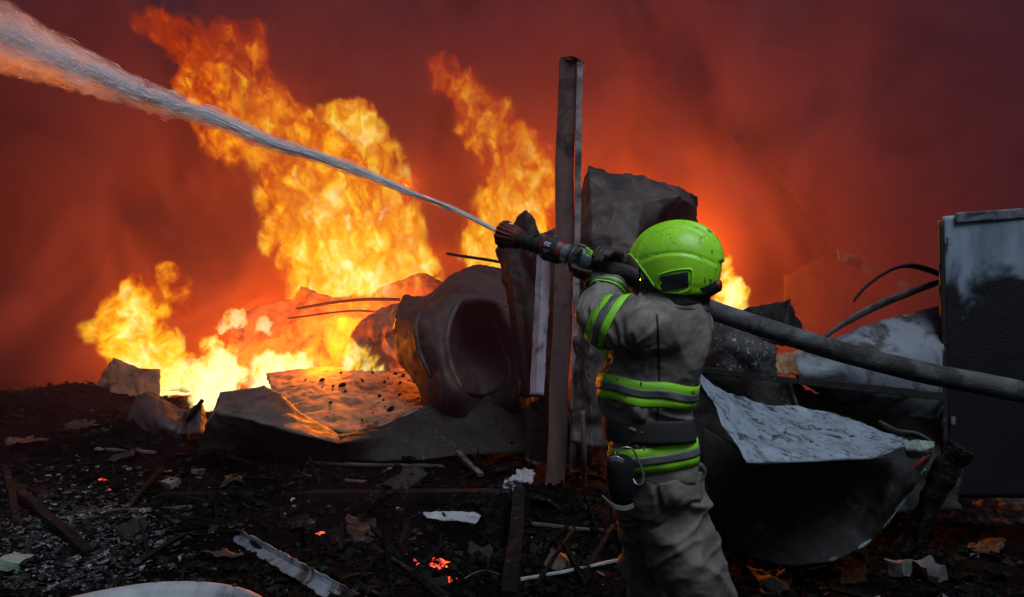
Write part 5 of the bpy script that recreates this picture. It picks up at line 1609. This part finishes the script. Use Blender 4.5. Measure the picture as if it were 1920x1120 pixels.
nz([(0.525, .0505), (0.53, .0512), (0.655, .0490), (0.66, .0485)], 'grip_collar', M['black_plastic'], nozzle, 48, lobes=9, lobe_amp=0.015, lobe_range=(0.53 * NL, 0.65 * NL))
# markings on the collar
xN, yN, _ = basis(nd)
toC = (Vector((0, 0, CAMZ)) - (NT_ + nd * 0.6 * NL)); toC = (toC - nd * toC.dot(nd)).normalized(); upN = nd.cross(toC).normalized()
if upN.z < 0: upN = -upN
def mark(s0, s1, h0, h1, r_=0.0525):
    """small raised printed bar on the round collar: s along the axis (m), h across (m)"""
    V = []
    for s__ in (s0, s1):
        for k in range(5):
            h_ = h0 + (h1 - h0) * k / 4
            a = h_ / r_
            V.append(tuple(NT_ + nd * s__ + (toC * math.cos(a) + upN * math.sin(a)) * r_))
    return V, [(k, k + 1, k + 6, k + 5) for k in range(4)]
b0 = 0.545 * NL
geo_ = [mark(b0, b0 + .004, .006, .022), mark(b0 + .010, b0 + .014, .006, .022), mark(b0, b0 + .014, .018, .022),
        mark(b0 + .018, b0 + .022, .006, .022), mark(b0 + .018, b0 + .028, .018, .022), mark(b0 + .018, b0 + .028, .006, .010),
        mark(b0 + .004, b0 + .012, -.012, -.009), mark(b0 + .016, b0 + .026, -.012, -.009), mark(b0 + .008, b0 + .020, -.020, -.018)]
V, Fc = join_geo(geo_); mesh_obj('markings', V, Fc, M['print'], nozzle, smooth=False)
V, Fc = lathe_geo(NT_ + nd * 0.10 * NL + upN * 0.046 + toC * 0.018, (upN + toC * 0.4).normalized(), [(0, .010), (.004, .010), (.005, .008)], 16)
mesh_obj('bumper_badge', V, Fc, M['print'], nozzle)
cp = nz([(0.70, .036), (0.71, .038), (0.76, .038), (0.765, .034), (0.80, .034), (0.81, .043), (0.835, .044), (0.84, .040), (0.86, .040), (0.865, .0445), (0.89, .0445), (0.895, .040), (0.92, .040), (0.925, .043), (0.95, .043), (0.955, .037), (1.02, .037)], 'coupling', M['alloy'], hose, 40)
nz([(0.775, .0345), (0.78, .041), (0.80, .041), (0.805, .036)], 'seal_ring', M['black_plastic'], cp, 36)
for k in range(6):
    a = k * math.pi / 3 + 0.3
    dr = xN * math.cos(a) + yN * math.sin(a)
    beam('lug', NT_ + nd * 0.84 * NL + dr * 0.048, NT_ + nd * 0.90 * NL + dr * 0.048, 0.018, 0.012, M['alloy'], parent=cp, nseg=3, wob=0.0005, up=dr)

# --- gloves: palm plus five fingers curled round the hose
def glove(ax_pos, side_out, flip, label):
    """side_out: direction from the hose axis to the palm; fingers run round the hose"""
    c0 = NT_ + nd * ax_pos
    so = (side_out - nd * side_out.dot(nd)).normalized()
    tn = nd.cross(so) * flip
    Rr = 0.046
    parts = []
    for f in range(4):
        off_ = (f - 1.5) * 0.0235
        ln = (2.35, 2.6, 2.5, 2.05)[f]
        pts = []
        for k in range(7):
            a = -0.25 + ln * k / 6
            rr_ = Rr + 0.012 + (0.004 if k in (2, 4) else 0)
            pts.append(c0 + nd * (off_ * (1 - 0.06 * k)) + (so * math.cos(a) + tn * math.sin(a)) * rr_)
        parts.append(tube_geo(catmull(pts, 3), [0.0145 - 0.0035 * q_ / 18 for q_ in range(19)], 10))
    # thumb leaves the side of the palm near its base, going the other way round
    pts = [c0 + nd * -0.045 + so * (Rr + 0.018) - tn * 0.02, c0 + nd * -0.050 + (so * math.cos(-0.8) + tn * math.sin(-0.8)) * (Rr + .016),
           c0 + nd * -0.042 + (so * math.cos(-1.35) + tn * math.sin(-1.35)) * (Rr + .014), c0 + nd * -0.03 + (so * math.cos(-1.8) + tn * math.sin(-1.8)) * (Rr + .012)]
    parts.append(tube_geo(catmull(pts, 4), [0.0165 - 0.004 * q_ / 12 for q_ in range(13)], 10))
    # palm and back of the hand
    pc = catmull([c0 - nd * 0.045 + so * (Rr + .014), c0 + so * (Rr + .018), c0 + nd * 0.045 + so * (Rr + .014)], 5)
    x_, y_ = so, tn
    V, Fc = [], []
    for p_ in pc:
        for j in range(16):
            a = 2 * math.pi * j / 16
            V.append(tuple(p_ + so * (0.017 * math.cos(a)) + tn * (0.042 * math.sin(a) - 0.006)))
    for i in range(len(pc) - 1):
        for j in range(16):
            k = (j + 1) % 16
            Fc.append((i * 16 + j, i * 16 + k, (i + 1) * 16 + k, (i + 1) * 16 + j))
    Fc.append(tuple(range(16))[::-1]); Fc.append(tuple((len(pc) - 1) * 16 + j for j in range(16)))
    parts.append((V, Fc))
    return parts, c0 + so * (Rr + 0.02)
gl, pc = glove(0.98 * NL, Vector((0.05, -0.5, -0.85)), 1, '')
wl = P(1150, 540, 2.74)
gl.append(tube_geo(catmull([pc + nd * 0.02, pc.lerp(wl, 0.55), wl], 5), [.036 + .012 * k / 10 for k in range(11)], 16))
V, N, Fc = remeshed(gl, 0.0035, 3)
V = V + N * np.array([0.0022 * mnoise.noise(Vector(p_) * 60) for p_ in V])[:, None]
gL = mesh_obj('glove', V, Fc, M['glove'], person)
gr, pc = glove(0.97 * NL + 0.06, Vector((0.15, 0.7, 0.65)), 1, '')
wr = P(1176, 505, 2.88)
gr.append(tube_geo(catmull([pc + nd * 0.02, pc.lerp(wr, 0.55), wr], 5), [.036 + .012 * k / 10 for k in range(11)], 16))
V, N, Fc = remeshed(gr, 0.0035, 3)
gR = mesh_obj('glove', V, Fc, M['glove'], person)
# glove tabs
for (pts_, par) in (([(1099, 463, 2.745), (1106, 468, 2.735), (1112, 472, 2.735)], gR),):
    sheet('cuff_tab', [pts_, [(a + 1, b_ + 12, c_) for a, b_, c_ in pts_]], M['hivis'], parent=par, sub=4, amp=0.002, rag=0.0)
sheet('cuff_tab', [[(1121, 477, 2.735), (1131, 480, 2.735)], [(1119, 490, 2.73), (1129, 492, 2.73)]], M['hivis'], parent=gR, sub=4, amp=0.001, rag=0.0)
sheet('knuckle_guard', [[(1078, 462, 2.82), (1092, 459, 2.80), (1108, 465, 2.80)], [(1074, 474, 2.80), (1084, 470, 2.78), (1100, 474, 2.78)], [(1082, 488, 2.82), (1090, 480, 2.80), (1096, 482, 2.80)]],
      M['black_plastic'], parent=gR, sub=5, curved=True, amp=0.003, rag=0.002)

# ------------------------------------------------------------------ water jet
jp = [(944, 440), (860, 398), (780, 366), (700, 333), (600, 296), (500, 264), (400, 221), (300, 190), (200, 152), (100, 112), (0, 72), (-120, 28), (-300, -45)]
X0, Y0_, X1, Y1_ = NT_.x, 3.02, -5.6, 8.2
jet_c = []
for (px, py) in jp:
    u = (px - W / 2) / F
    # the jet's plan line: x = X0 + k (Y - Y0)
    k = (X1 - X0) / (Y1_ - Y0_)
    Y = (X0 - k * Y0_) / (u - k)
    jet_c.append(P(px, py, Y))
C = catmull(jet_c, 12)
L = [0.0]
for a, b_ in zip(C[:-1], C[1:]): L.append(L[-1] + (b_ - a).length)
def jr(s): return 0.011 + 0.0078 * s + 0.0037 * s * s
m, nt, out = new_mat('water_spray')
g = nt.new('ShaderNodeNewGeometry').outputs['Position']
jd = (C[-1] - C[0]).normalized()
# coordinates stretched along the jet
al = nt.vmath('DOT_PRODUCT', g, tuple(jd))
back = nt.new('ShaderNodeVectorMath', operation='SCALE'); back.inputs[0].default_value = tuple(jd); nt.l.new(al, back.inputs['Scale'])
perp = nt.vmath('SUBTRACT', g, back.outputs[0])
back2 = nt.new('ShaderNodeVectorMath', operation='SCALE'); back2.inputs[0].default_value = tuple(jd); nt.l.new(nt.math('MULTIPLY', al, 0.22), back2.inputs['Scale'])
q = nt.vmath('ADD', perp, back2.outputs[0])
n1 = nt.noise(q, 9, 5, 0.65, 0.4)
dist = nt.vmath('LENGTH', nt.vmath('SUBTRACT', g, tuple(C[0])))
# envelope: distance from the jet axis over its radius, axis nearly straight so measured against a stored tube
at = nt.new('ShaderNodeTexNoise')
den = nt.math('MULTIPLY', nt.smooth(n1, 0.34, 0.66), nt.math('DIVIDE', 44.0, nt.math('ADD', nt.math('MULTIPLY', nt.math('MULTIPLY', dist, dist), 0.75), 1.0)))
pv = nt.new('ShaderNodeVolumePrincipled')
pv.inputs['Color'].default_value = (0.93, 0.94, 0.98, 1)
pv.inputs['Anisotropy'].default_value = 0.0
nt.l.new(den, pv.inputs['Density'])
nt.l.new(pv.outputs[0], out.inputs['Volume'])
M['spray'] = m
m.cycles.volume_step_rate = 0.12
m, nt, out = new_mat('water_drops')
b = nt.new('ShaderNodeBsdfPrincipled')
b.inputs['Base Color'].default_value = (0.95, 0.95, 0.98, 1); b.inputs['Roughness'].default_value = 0.35
tr = nt.new('ShaderNodeBsdfTranslucent'); tr.inputs[0].default_value = (0.9, 0.9, 1.0, 1)
mx = nt.new('ShaderNodeMixShader'); mx.inputs[0].default_value = 0.2
nt.l.new(b.outputs[0], mx.inputs[1]); nt.l.new(tr.outputs[0], mx.inputs[2])
nt.l.new(mx.outputs[0], out.inputs['Surface'])
M['drops'] = m
jet = empty('water_jet', C[0], 'pale water jet arching from the nozzle across the flames to upper left', 'water jet')
jet['kind'] = 'stuff'
for kk, wb in ((1.15, .35), (0.8, .15), (0.5, .1)):
    V, Fc = tube_geo(C, [jr(s) * kk for s in L], 24, wb, seed=kk)
    mesh_obj('spray_mist', V, Fc, M['spray'], jet)
rr_ = random.Random(77)
V, Fc = [], []
for _ in range(14000):
    s = L[-1] * rr_.random() ** 0.62
    i = min(max(1, int(np.searchsorted(L, s))), len(C) - 1)
    c = C[i - 1].lerp(C[i], (s - L[i - 1]) / (L[i] - L[i - 1]))
    d = (C[i] - C[i - 1]).normalized()
    x, y, _ = basis(d)
    a = rr_.random() * 6.283
    rad = abs(rr_.gauss(0, 0.5)) * jr(s)
    rad = min(rad, 1.15 * jr(s)); below = 1.0
    p_ = c + (x * math.cos(a) + y * math.sin(a)) * rad * below
    ln = (0.02 + 0.07 * rr_.random()) * (0.4 + 0.18 * s); w_ = (0.0014 + 0.0028 * rr_.random() ** 2) * (0.6 + 0.3 * s)
    if s < 1.2: w_ *= 0.8
    dd = (d + Vector((rr_.gauss(0, .03), rr_.gauss(0, .03), rr_.gauss(0, .04)))).normalized()
    o_ = len(V)
    V += [tuple(p_ - dd * ln / 2), tuple(p_ + x * w_), tuple(p_ + y * w_), tuple(p_ - x * w_), tuple(p_ - y * w_), tuple(p_ + dd * ln / 2)]
    for a_, b_ in ((1, 2), (2, 3), (3, 4), (4, 1)):
        Fc += [(o_, o_ + b_, o_ + a_), (o_ + 5, o_ + a_, o_ + b_)]
dr = mesh_obj('droplets', V, Fc, M['drops'], jet)
dr['kind'] = 'stuff'

# short streaks of water in the solid part of the jet
parts = []
rs = random.Random(5)
for _ in range(2600):
    s0 = 8.0 * rs.random() ** 1.1
    ln = (0.06 + 0.22 * rs.random()) * (1 + 0.2 * s0)
    a0 = rs.random() * 6.283; r0_s = abs(rs.gauss(0, 0.42))
    w_ = (0.0007 + 0.0014 * rs.random()) * (1 + 0.35 * s0)
    pts = []
    x, y, _ = basis(C[-1] - C[0])
    for k in range(5):
        s = min(s0 + ln * k / 4, L[-1] - 0.01)
        i = min(max(1, int(np.searchsorted(L, s))), len(C) - 1)
        c = C[i - 1].lerp(C[i], (s - L[i - 1]) / (L[i] - L[i - 1]))
        pts.append(c + (x * math.cos(a0) + y * math.sin(a0)) * (jr(s) * r0_s * (1 + 0.2 * mnoise.noise(Vector((s * 3, a0 * 5, 4))))))
    parts.append(tube_geo(pts, [w_ * q_ for q_ in (.2, .8, 1, .8, .15)], 4))
V, Fc = join_geo(parts)
st = mesh_obj('water_streaks', V, Fc, M['drops'], jet)
st['kind'] = 'stuff'
